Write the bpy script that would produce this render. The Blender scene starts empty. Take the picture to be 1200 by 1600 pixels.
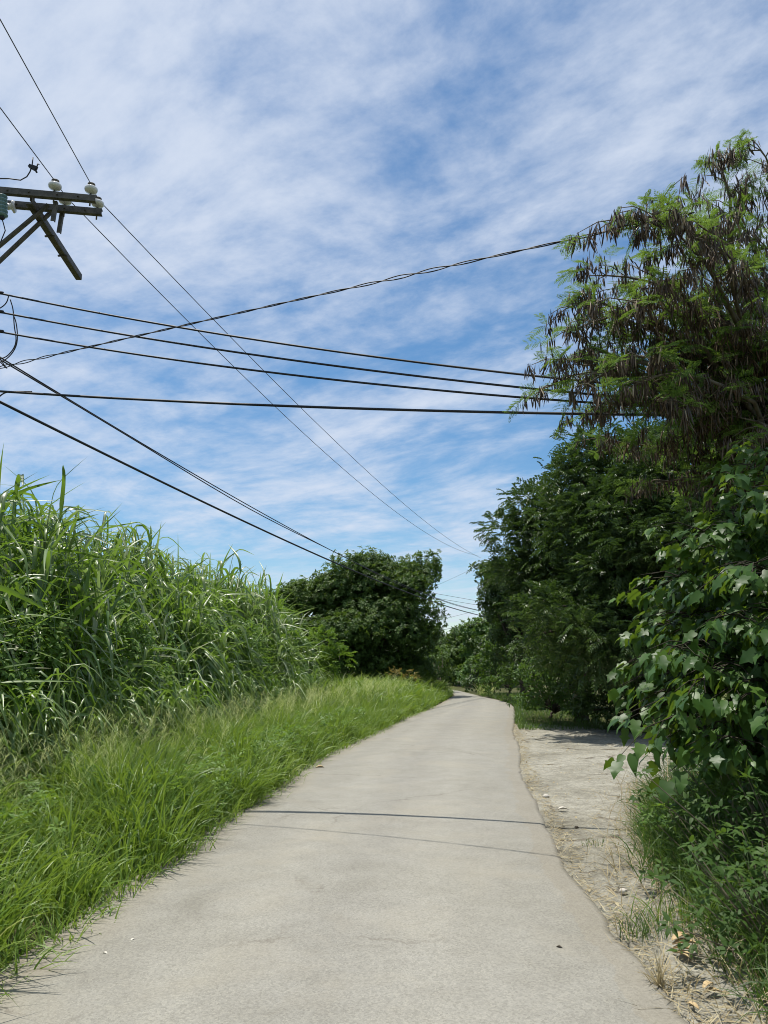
import bpy, bmesh, math, random
import numpy as np
from mathutils import Vector, Matrix

rng = np.random.default_rng(11)
random.seed(5)
scene = bpy.context.scene
R = math.radians

# ------------------------------------------------------------------ camera
CAM_H = 1.6
PITCH = math.atan(0.2)
CT, ST = math.cos(PITCH), math.sin(PITCH)
cam_data = bpy.data.cameras.new("Camera")
cam = bpy.data.objects.new("Camera", cam_data)
scene.collection.objects.link(cam)
cam.location = (0, 0, CAM_H)
cam.rotation_euler = (math.pi / 2 + PITCH, 0, 0)
cam_data.sensor_fit = 'VERTICAL'
cam_data.sensor_height = 36
cam_data.sensor_width = 27
cam_data.lens = 27
cam_data.clip_start = 0.05
cam_data.clip_end = 3000
scene.camera = cam

# ------------------------------------------------------------------ sun, sky
SUN_EL, SUN_AZ = 76.0, -60.0           # azimuth from +Y (ahead) towards +X
sd = Vector((math.sin(R(SUN_AZ)) * math.cos(R(SUN_EL)), math.cos(R(SUN_AZ)) * math.cos(R(SUN_EL)), math.sin(R(SUN_EL))))
sun_data = bpy.data.lights.new("Sun", 'SUN')
sun_data.energy = 5.0
sun_data.angle = R(0.5)
sun_data.color = (1.0, 0.95, 0.87)
sun = bpy.data.objects.new("Sun", sun_data)
scene.collection.objects.link(sun)
sun.rotation_euler = sd.to_track_quat('Z', 'Y').to_euler()
sun.location = (0, 0, 40)

world = bpy.data.worlds.new("World")
scene.world = world
world.use_nodes = True
wt = world.node_tree
wt.nodes.clear()


def N(t, kind, **kw):
    n = t.nodes.new(kind)
    for k, v in kw.items():
        setattr(n, k, v)
    return n


def math_node(t, op, a, b=None, clamp=False):
    n = N(t, 'ShaderNodeMath', operation=op)
    n.use_clamp = clamp
    for i, v in enumerate((a, b)):
        if v is None:
            continue
        if isinstance(v, (int, float)):
            n.inputs[i].default_value = v
        else:
            t.links.new(v, n.inputs[i])
    return n.outputs[0]


def noise(t, vec, scale, detail=4, rough=0.55, dist=0.0, lac=2.0, out=0):
    n = N(t, 'ShaderNodeTexNoise')
    n.inputs['Scale'].default_value = scale
    n.inputs['Detail'].default_value = detail
    n.inputs['Roughness'].default_value = rough
    n.inputs['Lacunarity'].default_value = lac
    n.inputs['Distortion'].default_value = dist
    if vec is not None:
        t.links.new(vec, n.inputs['Vector'])
    return n.outputs[out]


def ramp(t, fac, stops, interp='LINEAR'):
    n = N(t, 'ShaderNodeValToRGB')
    cr = n.color_ramp
    cr.interpolation = interp
    while len(cr.elements) < len(stops):
        cr.elements.new(0.5)
    for e, (p, c) in zip(cr.elements, stops):
        e.position = p
        e.color = (*c, 1) if len(c) == 3 else c
    t.links.new(fac, n.inputs[0])
    return n.outputs[0]


def mixc(t, fac, a, b, blend='MIX'):
    n = N(t, 'ShaderNodeMix', data_type='RGBA', blend_type=blend)
    for sock, v in ((n.inputs[0], fac), (n.inputs[6], a), (n.inputs[7], b)):
        if isinstance(v, (int, float)):
            sock.default_value = v
        elif isinstance(v, tuple):
            sock.default_value = (*v, 1)
        else:
            t.links.new(v, sock)
    return n.outputs[2]


SKY_X, SKY_Y = 3.7, 1.3


def build_sky():
    t = wt
    out = N(t, 'ShaderNodeOutputWorld')
    bg = N(t, 'ShaderNodeBackground')
    bg.inputs['Strength'].default_value = 0.085
    sky = N(t, 'ShaderNodeTexSky', sky_type='NISHITA')
    sky.sun_disc = False
    sky.sun_elevation = R(SUN_EL)
    sky.sun_rotation = R(SUN_AZ) % (2 * math.pi)
    sky.air_density = 1.0
    sky.dust_density = 0.25
    sky.ozone_density = 2.0
    geo = N(t, 'ShaderNodeTexCoord')
    d = geo.outputs['Generated']
    sep = N(t, 'ShaderNodeSeparateXYZ')
    t.links.new(d, sep.inputs[0])
    z = math_node(t, 'ADD', math_node(t, 'MAXIMUM', sep.outputs[2], 0.0), 0.10)
    u = math_node(t, 'DIVIDE', sep.outputs[0], z)
    v = math_node(t, 'DIVIDE', sep.outputs[1], z)
    cmb = N(t, 'ShaderNodeCombineXYZ')
    t.links.new(u, cmb.inputs[0])
    t.links.new(v, cmb.inputs[1])
    # the cloud sheet lies flat overhead; stretched along one wind direction
    mp = N(t, 'ShaderNodeMapping')
    mp.inputs['Scale'].default_value = (0.88, 1.22, 1.0)
    mp.inputs['Location'].default_value = (SKY_X, SKY_Y, 0.0)
    turn = N(t, 'ShaderNodeMapping')
    turn.inputs['Rotation'].default_value = (0, 0, R(38))
    t.links.new(cmb.outputs[0], turn.inputs[0])
    t.links.new(turn.outputs[0], mp.inputs[0])
    p = mp.outputs[0]
    warp = noise(t, p, 0.9, 2, 0.45, out=1)
    wsub = N(t, 'ShaderNodeVectorMath', operation='MULTIPLY_ADD')
    t.links.new(warp, wsub.inputs[0])
    wsub.inputs[1].default_value = (0.4, 0.4, 0)
    t.links.new(p, wsub.inputs[2])
    pw = wsub.outputs[0]
    big = noise(t, pw, 0.75, 3, 0.5)
    mid = noise(t, pw, 2.6, 9, 0.60)
    fine = noise(t, pw, 9.0, 7, 0.62)
    s = math_node(t, 'MULTIPLY', big, 0.47)
    s = math_node(t, 'ADD', s, math_node(t, 'MULTIPLY', mid, 0.50))
    s = math_node(t, 'ADD', s, math_node(t, 'MULTIPLY', fine, 0.24))
    # more cover overhead, thinner towards the horizon
    el = N(t, 'ShaderNodeMapRange')
    el.inputs[1].default_value = 0.0
    el.inputs[2].default_value = 0.65
    el.inputs[3].default_value = -0.035
    el.inputs[4].default_value = 0.065
    t.links.new(sep.outputs[2], el.inputs[0])
    s = math_node(t, 'ADD', s, el.outputs[0])
    mr = N(t, 'ShaderNodeMapRange', interpolation_type='SMOOTHSTEP')
    mr.inputs[1].default_value = 0.49
    mr.inputs[2].default_value = 0.80
    mr.inputs[3].default_value = 0.07
    mr.inputs[4].default_value = 0.92
    t.links.new(s, mr.inputs[0])
    hs = N(t, 'ShaderNodeHueSaturation')
    hs.inputs['Hue'].default_value = 0.495
    hs.inputs['Saturation'].default_value = 1.3
    hs.inputs['Value'].default_value = 1.3
    t.links.new(sky.outputs[0], hs.inputs['Color'])
    col = mixc(t, mr.outputs[0], hs.outputs[0], (7.0, 7.75, 9.1))
    t.links.new(col, bg.inputs['Color'])
    t.links.new(bg.outputs[0], out.inputs[0])


build_sky()
scene.view_settings.view_transform = 'Standard'
scene.view_settings.look = 'None'
scene.view_settings.exposure = 0.22
scene.view_settings.gamma = 1.0
scene.view_settings.use_curve_mapping = False
scene.render.engine = 'CYCLES'
scene.cycles.max_bounces = 6
scene.cycles.transparent_max_bounces = 8
scene.cycles.use_denoising = True
scene.cycles.filter_width = 1.0

# ------------------------------------------------------------------ helpers


def at(px, py, Y):
    """point of the place at distance Y ahead, seen at photo pixel px, py"""
    v = 800 - py
    fwd = 1200 * CT - v * ST
    up = 1200 * ST + v * CT
    return Vector(((px - 600) * Y / fwd, Y, CAM_H + up * Y / fwd))


def gnd(px, py, z=0.0):
    v = 800 - py
    fwd = 1200 * CT - v * ST
    up = 1200 * ST + v * CT
    k = (z - CAM_H) / up
    return Vector(((px - 600) * k, fwd * k, z))


def link(o, parent=None):
    scene.collection.objects.link(o)
    if parent is not None:
        o.parent = parent
    return o


def tag(o, label=None, cat=None, group=None, kind=None):
    if label:
        o["label"] = label
    if cat:
        o["category"] = cat
    if group:
        o["group"] = group
    if kind:
        o["kind"] = kind
    return o


def empty(name, loc, label, cat, group=None):
    o = bpy.data.objects.new(name, None)
    o.location = loc
    o.empty_display_size = 0.2
    link(o)
    return tag(o, label, cat, group)


def np_mesh(name, verts, faces, mat, parent=None, attrs=None, smooth=True):
    """verts (n,3) in world space; faces (m,k) with k constant; parent at a pure translation"""
    verts = np.asarray(verts, dtype=np.float32).reshape(-1, 3)
    if parent is not None:
        verts = verts - np.array(world_loc(parent), dtype=np.float32)
    faces = np.asarray(faces, dtype=np.int32)
    m, k = faces.shape
    me = bpy.data.meshes.new(name)
    me.vertices.add(len(verts))
    me.vertices.foreach_set('co', verts.ravel())
    me.loops.add(m * k)
    me.loops.foreach_set('vertex_index', faces.ravel())
    me.polygons.add(m)
    me.polygons.foreach_set('loop_start', np.arange(0, m * k, k, dtype=np.int32))
    me.polygons.foreach_set('loop_total', np.full(m, k, dtype=np.int32))
    me.polygons.foreach_set('use_smooth', np.full(m, smooth, dtype=bool))
    for an, av in (attrs or {}).items():
        a = me.attributes.new(an, 'FLOAT', 'POINT')
        a.data.foreach_set('value', np.asarray(av, dtype=np.float32).ravel())
    me.update(calc_edges=True)
    me.materials.append(mat)
    o = bpy.data.objects.new(name, me)
    return link(o, parent)


def world_loc(o):
    v = Vector((0, 0, 0))
    while o is not None:
        v += o.location
        o = o.parent
    return v


class MB:
    """collects boxes, bars, tubes and lathes into one mesh (world space)"""

    def __init__(self):
        self.v, self.f = [], []

    def add(self, vs, fs):
        b = len(self.v)
        self.v += [tuple(v) for v in vs]
        self.f += [tuple(i + b for i in f) for f in fs]

    def bar(self, p0, p1, w, h, up=(0, 0, 1)):
        p0, p1 = Vector(p0), Vector(p1)
        d = (p1 - p0).normalized()
        s = d.cross(Vector(up))
        if s.length < 1e-4:
            s = d.cross(Vector((0, 1, 0)))
        s.normalize()
        u = s.cross(d)
        vs = []
        for p in (p0, p1):
            for a, b in ((-1, -1), (1, -1), (1, 1), (-1, 1)):
                vs.append(p + s * (a * w / 2) + u * (b * h / 2))
        self.add(vs, [(3, 2, 1, 0), (4, 5, 6, 7), (0, 1, 5, 4), (1, 2, 6, 5), (2, 3, 7, 6), (3, 0, 4, 7)])

    def angle(self, p0, p1, w, t=0.012, up=(0, 0, 1)):
        """steel angle profile: two thin legs"""
        p0, p1 = Vector(p0), Vector(p1)
        d = (p1 - p0).normalized()
        s = d.cross(Vector(up)).normalized()
        u = s.cross(d)
        a = s * 0 - u * (w / 2)
        self.bar(p0 + a, p1 + a, w, t, up)
        b = s * (w / 2 - t / 2) + u * (t / 2 + 0.001)
        self.bar(p0 + b, p1 + b, t, w - t, up)

    def channel(self, p0, p1, w, h, t=0.012):
        """steel channel, open to one side"""
        p0, p1 = Vector(p0), Vector(p1)
        d = (p1 - p0).normalized()
        s = d.cross(Vector((0, 0, 1))).normalized()
        u = Vector((0, 0, 1))
        self.bar(p0 + s * (w / 2), p1 + s * (w / 2), t, h)
        for k in (-1, 1):
            self.bar(p0 + u * (k * (h - t) / 2), p1 + u * (k * (h - t) / 2), w - t - 0.002, t)

    def tube(self, pts, rad, n=8, cap=True):
        pts = [Vector(p) for p in pts]
        rads = rad if isinstance(rad, (list, tuple, np.ndarray)) else [rad] * len(pts)
        vs, fs = [], []
        prev = None
        for i, p in enumerate(pts):
            d = (pts[min(i + 1, len(pts) - 1)] - pts[max(i - 1, 0)])
            if d.length < 1e-9:
                d = Vector((0, 0, 1))
            d.normalize()
            if prev is None:
                s = d.cross(Vector((0, 0, 1)))
                if s.length < 0.05:
                    s = d.cross(Vector((0, 1, 0)))
            else:
                s = prev - d * prev.dot(d)
            s.normalize()
            prev = s
            u = d.cross(s)
            for k in range(n):
                a = 2 * math.pi * k / n
                vs.append(p + s * (math.cos(a) * rads[i]) + u * (math.sin(a) * rads[i]))
        for i in range(len(pts) - 1):
            for k in range(n):
                a, b = i * n + k, i * n + (k + 1) % n
                fs.append((a, b, b + n, a + n))
        if cap:
            fs.append(tuple(range(n - 1, -1, -1)))
            fs.append(tuple(range((len(pts) - 1) * n, len(pts) * n)))
        self.add(vs, fs)

    def lathe(self, base, axis, prof, n=20):
        base, axis = Vector(base), Vector(axis).normalized()
        s = axis.cross(Vector((0, 1, 0.1))).normalized()
        u = axis.cross(s)
        vs, fs = [], []
        for (r, h) in prof:
            for k in range(n):
                a = 2 * math.pi * k / n
                vs.append(base + axis * h + s * (r * math.cos(a)) + u * (r * math.sin(a)))
        for i in range(len(prof) - 1):
            for k in range(n):
                a, b = i * n + k, i * n + (k + 1) % n
                fs.append((a, b, b + n, a + n))
        fs.append(tuple(range(n - 1, -1, -1)))
        fs.append(tuple(range((len(prof) - 1) * n, len(prof) * n)))
        self.add(vs, fs)

    def build(self, name, mat, parent=None, smooth=False):
        o0 = world_loc(parent) if parent is not None else Vector((0, 0, 0))
        me = bpy.data.meshes.new(name)
        me.from_pydata([tuple(Vector(v) - o0) for v in self.v], [], self.f)
        me.update()
        if smooth:
            me.polygons.foreach_set('use_smooth', [True] * len(me.polygons))
        me.materials.append(mat)
        o = bpy.data.objects.new(name, me)
        return link(o, parent)


# ------------------------------------------------------------------ materials


def new_mat(name):
    m = bpy.data.materials.new(name)
    m.use_nodes = True
    t = m.node_tree
    t.nodes.clear()
    out = N(t, 'ShaderNodeOutputMaterial')
    return m, t, out


def pbsdf(t, col, rough=0.6, spec=0.4, metal=0.0):
    b = N(t, 'ShaderNodeBsdfPrincipled')
    if isinstance(col, tuple):
        b.inputs['Base Color'].default_value = (*col, 1)
    else:
        t.links.new(col, b.inputs['Base Color'])
    if isinstance(rough, (int, float)):
        b.inputs['Roughness'].default_value = rough
    else:
        t.links.new(rough, b.inputs['Roughness'])
    b.inputs['Specular IOR Level'].default_value = spec
    b.inputs['Metallic'].default_value = metal
    return b


def foliage(name, stops, rough=0.4, spec=0.5, transl=0.3, tcol=(0.16, 0.28, 0.03), clump=0.35, cscale=0.7, along=None):
    """leaf tone differs from leaf to leaf (rnd) and slowly from branch to branch"""
    m, t, out = new_mat(name)
    a = N(t, 'ShaderNodeAttribute', attribute_name='rnd').outputs['Fac']
    pos = N(t, 'ShaderNodeTexCoord').outputs['Object']
    nz = noise(t, pos, cscale, 3, 0.5)
    f = math_node(t, 'ADD', math_node(t, 'MULTIPLY', a, 1 - clump),
                  math_node(t, 'MULTIPLY', math_node(t, 'MULTIPLY_ADD', nz, 1.8, ), clump), True)
    # MULTIPLY_ADD third input: centre the noise
    for nd in t.nodes:
        if nd.bl_idname == 'ShaderNodeMath' and nd.operation == 'MULTIPLY_ADD':
            nd.inputs[2].default_value = -0.4
    col = ramp(t, f, stops)
    if along is not None:
        tt = N(t, 'ShaderNodeAttribute', attribute_name='along').outputs['Fac']
        fac = ramp(t, tt, [(along[1], (0, 0, 0)), (1.0, (along[2],) * 3)])
        col = mixc(t, fac, col, along[0])
    b = pbsdf(t, col, rough, spec)
    tr = N(t, 'ShaderNodeBsdfTranslucent')
    tc = mixc(t, 0.6, col, tcol)
    t.links.new(tc, tr.inputs['Color'])
    mx = N(t, 'ShaderNodeMixShader')
    mx.inputs[0].default_value = transl
    t.links.new(b.outputs[0], mx.inputs[1])
    t.links.new(tr.outputs[0], mx.inputs[2])
    t.links.new(mx.outputs[0], out.inputs[0])
    return m


def plain(name, c1, c2, scale=6.0, rough=0.6, spec=0.4, metal=0.0, bump=0.0, bscale=30.0, stretch=None):
    m, t, out = new_mat(name)
    pos = N(t, 'ShaderNodeTexCoord').outputs['Object']
    if stretch:
        mp = N(t, 'ShaderNodeMapping')
        mp.inputs['Scale'].default_value = stretch
        t.links.new(pos, mp.inputs[0])
        pos = mp.outputs[0]
    col = ramp(t, noise(t, pos, scale, 5, 0.6), [(0.3, c1), (0.7, c2)])
    b = pbsdf(t, col, rough, spec, metal)
    if bump:
        bp = N(t, 'ShaderNodeBump')
        bp.inputs['Strength'].default_value = bump
        bp.inputs['Distance'].default_value = 0.02
        t.links.new(noise(t, pos, bscale, 5, 0.6), bp.inputs['Height'])
        t.links.new(bp.outputs[0], b.inputs['Normal'])
    t.links.new(b.outputs[0], out.inputs[0])
    return m


def road_material():
    m, t, out = new_mat('worn_asphalt')
    pos = N(t, 'ShaderNodeTexCoord').outputs['Object']
    big = noise(t, pos, 0.35, 5, 0.6)
    mid = noise(t, pos, 3.0, 6, 0.65)
    col = ramp(t, big, [(0.3, (0.228, 0.222, 0.190)), (0.7, (0.25, 0.246, 0.224))])
    col = mixc(t, 0.55, col, ramp(t, mid, [(0.25, (0.205, 0.193, 0.16)), (0.75, (0.298, 0.288, 0.252))]))
    # stone grains of the worn surface
    vo = N(t, 'ShaderNodeTexVoronoi')
    vo.inputs['Scale'].default_value = 95
    t.links.new(pos, vo.inputs['Vector'])
    grain = ramp(t, vo.outputs['Color'], [(0.0, (0.62, 0.61, 0.58)), (0.5, (1.0, 1.0, 1.0)), (1.0, (1.32, 1.31, 1.26))])
    col = mixc(t, 0.6, col, grain, 'MULTIPLY')
    f2 = noise(t, pos, 260, 2, 0.7)
    col = mixc(t, 0.5, col, ramp(t, f2, [(0.3, (0.6, 0.6, 0.58)), (0.7, (1.3, 1.3, 1.28))]), 'MULTIPLY')
    # dark and light flecks
    v2 = N(t, 'ShaderNodeTexVoronoi')
    v2.inputs['Scale'].default_value = 9
    t.links.new(pos, v2.inputs['Vector'])
    fleck = ramp(t, v2.outputs['Distance'], [(0.035, (1, 1, 1)), (0.06, (0, 0, 0))])
    sel = ramp(t, v2.outputs['Color'], [(0.55, (0, 0, 0)), (0.62, (1, 1, 1))])
    fl = mixc(t, 1.0, fleck, sel, 'MULTIPLY')
    col = mixc(t, fl, col, (0.16, 0.145, 0.12))
    # dust gathered in patches
    dust = ramp(t, noise(t, pos, 0.9, 6, 0.65, 0.4), [(0.5, (0, 0, 0)), (0.75, (0.55, 0.55, 0.55))])
    col = mixc(t, dust, col, (0.30, 0.275, 0.215))
    # faint hairline cracks
    vc = N(t, 'ShaderNodeTexVoronoi', feature='DISTANCE_TO_EDGE')
    vc.inputs['Scale'].default_value = 0.33
    wv = N(t, 'ShaderNodeVectorMath', operation='MULTIPLY_ADD')
    t.links.new(noise(t, pos, 2.0, 6, 0.7, out=1), wv.inputs[0])
    wv.inputs[1].default_value = (0.8, 0.8, 0)
    t.links.new(pos, wv.inputs[2])
    t.links.new(wv.outputs[0], vc.inputs['Vector'])
    ck = ramp(t, vc.outputs['Distance'], [(0.0, (0.75, 0.75, 0.75)), (0.006, (0, 0, 0))])
    brk = ramp(t, noise(t, pos, 0.8, 3), [(0.52, (0, 0, 0)), (0.6, (1, 1, 1))])
    col = mixc(t, mixc(t, 1.0, ck, brk, 'MULTIPLY'), col, (0.14, 0.125, 0.10))
    # soil washed in along both edges, wheel tracks polished lighter
    ac = N(t, 'ShaderNodeAttribute', attribute_name='across').outputs['Fac']
    edge = ramp(t, math_node(t, 'ADD', ac, math_node(t, 'MULTIPLY', noise(t, pos, 1.6, 6, 0.65), 0.12)),
                [(0.05, (.6, .6, .6)), (0.2, (0, 0, 0)), (1.02, (0, 0, 0)), (1.12, (.25, .25, .25))])
    col = mixc(t, edge, col, (0.235, 0.20, 0.14))
    track = ramp(t, ac, [(0.2, (0.96, .96, .96)), (0.33, (1.05, 1.05, 1.05)), (0.5, (.95, .95, .96)), (0.68, (1.06, 1.06, 1.06)), (0.85, (.97, .97, .97))])
    col = mixc(t, 1.0, col, track, 'MULTIPLY')
    stain = ramp(t, noise(t, pos, 0.55, 7, 0.7, 0.8), [(0.56, (1, 1, 1)), (0.68, (.86, .855, .84))])
    col = mixc(t, 1.0, col, stain, 'MULTIPLY')
    b = pbsdf(t, col, 0.9, 0.25)
    bp = N(t, 'ShaderNodeBump')
    bp.inputs['Strength'].default_value = 0.35
    bp.inputs['Distance'].default_value = 0.006
    t.links.new(noise(t, pos, 110, 4, 0.7), bp.inputs['Height'])
    t.links.new(bp.outputs[0], b.inputs['Normal'])
    t.links.new(b.outputs[0], out.inputs[0])
    return m


def dirt_material():
    m, t, out = new_mat('dusty_dirt')
    pos = N(t, 'ShaderNodeTexCoord').outputs['Object']
    big = noise(t, pos, 0.9, 7, 0.65, 0.3)
    col = ramp(t, big, [(0.28, (0.155, 0.146, 0.114)), (0.42, (0.255, 0.246, 0.204)), (0.6, (0.325, 0.316, 0.27)), (0.8, (0.212, 0.20, 0.16))])
    mid = noise(t, pos, 7, 7, 0.7)
    col = mixc(t, 0.7, col, ramp(t, mid, [(0.3, (0.55, 0.53, 0.5)), (0.55, (1.05, 1.04, 1.0)), (0.75, (1.25, 1.24, 1.2))]), 'MULTIPLY')
    vo = N(t, 'ShaderNodeTexVoronoi')
    vo.inputs['Scale'].default_value = 60
    t.links.new(pos, vo.inputs['Vector'])
    col = mixc(t, 0.6, col, ramp(t, vo.outputs['Color'], [(0.1, (0.6, 0.58, 0.55)), (0.6, (1.05, 1.05, 1.05)), (1.0, (1.35, 1.34, 1.3))]), 'MULTIPLY')
    # straw-coloured scraps and dark crumbs
    v2 = N(t, 'ShaderNodeTexVoronoi')
    v2.inputs['Scale'].default_value = 14
    t.links.new(pos, v2.inputs['Vector'])
    fl = ramp(t, v2.outputs['Distance'], [(0.06, (1, 1, 1)), (0.10, (0, 0, 0))])
    sel = ramp(t, v2.outputs['Color'], [(0.4, (0, 0, 0)), (0.45, (0.9, 0.9, 0.9))])
    col = mixc(t, mixc(t, 1.0, fl, sel, 'MULTIPLY'), col, (0.13, 0.10, 0.065))
    # cracks of the broken crust
    vc = N(t, 'ShaderNodeTexVoronoi', feature='DISTANCE_TO_EDGE')
    vc.inputs['Scale'].default_value = 0.75
    wv = N(t, 'ShaderNodeVectorMath', operation='MULTIPLY_ADD')
    t.links.new(noise(t, pos, 3.0, 6, 0.7, out=1), wv.inputs[0])
    wv.inputs[1].default_value = (0.7, 0.7, 0)
    t.links.new(pos, wv.inputs[2])
    t.links.new(wv.outputs[0], vc.inputs['Vector'])
    ck = ramp(t, vc.outputs['Distance'], [(0.0, (0.95, 0.95, 0.95)), (0.03, (0, 0, 0))])
    brk = ramp(t, noise(t, pos, 1.3, 4), [(0.5, (0, 0, 0)), (0.6, (1, 1, 1))])
    ckf = mixc(t, 1.0, ck, brk, 'MULTIPLY')
    col = mixc(t, ckf, col, (0.10, 0.078, 0.05))
    b = pbsdf(t, col, 0.95, 0.15)
    h = math_node(t, 'ADD', noise(t, pos, 24, 8, 0.7), math_node(t, 'MULTIPLY', noise(t, pos, 4, 4), 1.5))
    h = math_node(t, 'SUBTRACT', h, math_node(t, 'MULTIPLY', ckf, 0.8))
    bp = N(t, 'ShaderNodeBump')
    bp.inputs['Strength'].default_value = 0.8
    bp.inputs['Distance'].default_value = 0.035
    t.links.new(h, bp.inputs['Height'])
    t.links.new(bp.outputs[0], b.inputs['Normal'])
    t.links.new(b.outputs[0], out.inputs[0])
    return m


def soil_material():
    m, t, out = new_mat('weedy_soil')
    pos = N(t, 'ShaderNodeTexCoord').outputs['Object']
    col = ramp(t, noise(t, pos, 1.2, 7, 0.7), [(0.3, (0.045, 0.05, 0.018)), (0.55, (0.07, 0.075, 0.03)), (0.75, (0.13, 0.105, 0.06))])
    b = pbsdf(t, col, 0.95, 0.1)
    bp = N(t, 'ShaderNodeBump')
    bp.inputs['Strength'].default_value = 0.7
    bp.inputs['Distance'].default_value = 0.05
    t.links.new(noise(t, pos, 14, 6, 0.7), bp.inputs['Height'])
    t.links.new(bp.outputs[0], b.inputs['Normal'])
    t.links.new(b.outputs[0], out.inputs[0])
    return m


G = {}
G['road'] = road_material()
G['dirt'] = dirt_material()
G['soil'] = soil_material()
G['cane'] = foliage('cane_leaf', [(0.0, (0.03, 0.075, 0.010)), (0.35, (0.085, 0.165, 0.026)), (0.62, (0.18, 0.265, 0.065)), (0.93, (0.36, 0.40, 0.25)), (1.0, (0.44, 0.38, 0.22))],  # palest greens paint a silvery sheen into part of the leaves
                    rough=0.4, spec=0.8, transl=0.36, tcol=(0.26, 0.44, 0.03), clump=0.3, cscale=0.5, along=((0.30, 0.27, 0.12), 0.85, 0.4))
G['verge'] = foliage('verge_blade', [(0.0, (0.038, 0.095, 0.012)), (0.45, (0.10, 0.19, 0.026)), (0.85, (0.20, 0.285, 0.052)), (1.0, (0.44, 0.39, 0.19))],
                     rough=0.45, spec=0.4, transl=0.38, tcol=(0.32, 0.46, 0.035), clump=0.45, cscale=0.6, along=((0.40, 0.42, 0.16), 0.7, 0.25))
G['seed'] = foliage('seed_head', [(0.0, (0.32, 0.42, 0.13)), (0.7, (0.46, 0.54, 0.23)), (1.0, (0.55, 0.54, 0.32))], rough=0.7, spec=0.2, transl=0.5, tcol=(0.5, 0.52, 0.18), clump=0.2)
G['straw'] = foliage('dry_straw', [(0.0, (0.22, 0.17, 0.09)), (0.6, (0.38, 0.32, 0.19)), (1.0, (0.50, 0.45, 0.30))], rough=0.7, spec=0.25, transl=0.2, tcol=(0.45, 0.36, 0.15), clump=0.2)
G['shade_toned_grass'] = foliage('shade_toned_blade', [(0.0, (0.018, 0.046, 0.009)), (0.5, (0.036, 0.082, 0.016)), (0.9, (0.085, 0.14, 0.032)), (1.0, (0.28, 0.24, 0.12))],  # darker greens carry the tree shade in the blade colour
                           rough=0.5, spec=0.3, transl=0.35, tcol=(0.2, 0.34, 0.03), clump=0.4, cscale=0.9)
G['mulberry'] = foliage('lobed_leaf', [(0.0, (0.02, 0.055, 0.012)), (0.6, (0.042, 0.098, 0.018)), (0.95, (0.085, 0.16, 0.03)), (1.0, (0.24, 0.22, 0.05))],
                        rough=0.42, spec=0.24, transl=0.28, tcol=(0.30, 0.46, 0.03), clump=0.3, cscale=1.0)
G['fern'] = foliage('feathery_leaflet', [(0.0, (0.055, 0.115, 0.018)), (0.6, (0.09, 0.17, 0.03)), (1.0, (0.16, 0.24, 0.045))], rough=0.5, spec=0.3, transl=0.4, tcol=(0.3, 0.46, 0.05), clump=0.4)
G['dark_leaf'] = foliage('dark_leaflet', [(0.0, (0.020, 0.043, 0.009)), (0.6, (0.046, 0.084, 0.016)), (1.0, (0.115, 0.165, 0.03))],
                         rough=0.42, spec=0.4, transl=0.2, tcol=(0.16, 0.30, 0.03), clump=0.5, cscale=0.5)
G['olive_leaf'] = foliage('olive_leaflet', [(0.0, (0.034, 0.074, 0.015)), (0.6, (0.07, 0.125, 0.025)), (1.0, (0.135, 0.195, 0.042))],
                          rough=0.48, spec=0.3, transl=0.26, tcol=(0.2, 0.33, 0.03), clump=0.5, cscale=0.5)
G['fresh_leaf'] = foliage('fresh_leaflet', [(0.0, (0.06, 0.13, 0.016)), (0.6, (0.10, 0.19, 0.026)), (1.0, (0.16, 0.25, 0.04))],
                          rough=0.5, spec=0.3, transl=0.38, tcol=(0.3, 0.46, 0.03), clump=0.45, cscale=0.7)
G['shade_toned_leaf'] = foliage('shade_toned_leaflet', [(0.0, (0.025, 0.06, 0.012)), (0.6, (0.05, 0.10, 0.02)), (1.0, (0.09, 0.15, 0.03))], rough=0.55, spec=0.2, transl=0.3, tcol=(0.2, 0.34, 0.03), clump=0.5)  # darker copy of the leaf greens, deep shade put into the colour
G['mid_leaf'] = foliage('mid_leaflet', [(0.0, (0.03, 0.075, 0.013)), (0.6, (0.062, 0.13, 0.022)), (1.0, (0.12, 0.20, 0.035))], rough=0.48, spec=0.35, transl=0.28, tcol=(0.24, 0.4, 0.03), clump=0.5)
G['amber_leaf'] = foliage('amber_leaflet', [(0.0, (0.14, 0.15, 0.03)), (1.0, (0.36, 0.28, 0.07))], rough=0.5, transl=0.3, tcol=(0.5, 0.35, 0.05))
G['bark'] = plain('bark', (0.04, 0.034, 0.025), (0.11, 0.092, 0.07), 8, 0.9, 0.15, bump=0.8, bscale=22, stretch=(1, 1, 0.25))
G['dark_bark'] = plain('dark_bark', (0.022, 0.02, 0.014), (0.06, 0.053, 0.038), 9, 0.9, 0.15, bump=0.6, bscale=24)
G['twig'] = plain('twig', (0.09, 0.075, 0.05), (0.2, 0.17, 0.12), 10, 0.85, 0.2)
G['pod'] = foliage('dry_pod', [(0.0, (0.036, 0.023, 0.012)), (0.4, (0.095, 0.06, 0.031)), (0.75, (0.21, 0.145, 0.08)), (1.0, (0.52, 0.42, 0.29))],
                   rough=0.45, spec=0.45, transl=0.06, tcol=(0.2, 0.12, 0.05), clump=0.15)
G['steel'] = plain('weathered_steel', (0.05, 0.05, 0.044), (0.14, 0.122, 0.098), 11, 0.62, 0.4, 0.25, bump=0.2, bscale=60)
G['concrete'] = plain('pole_concrete', (0.26, 0.25, 0.23), (0.36, 0.345, 0.32), 5, 0.9, 0.2, bump=0.25, bscale=50)
G['porcelain'] = plain('white_porcelain', (0.62, 0.61, 0.57), (0.74, 0.73, 0.69), 5, 0.18, 0.6)
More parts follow.
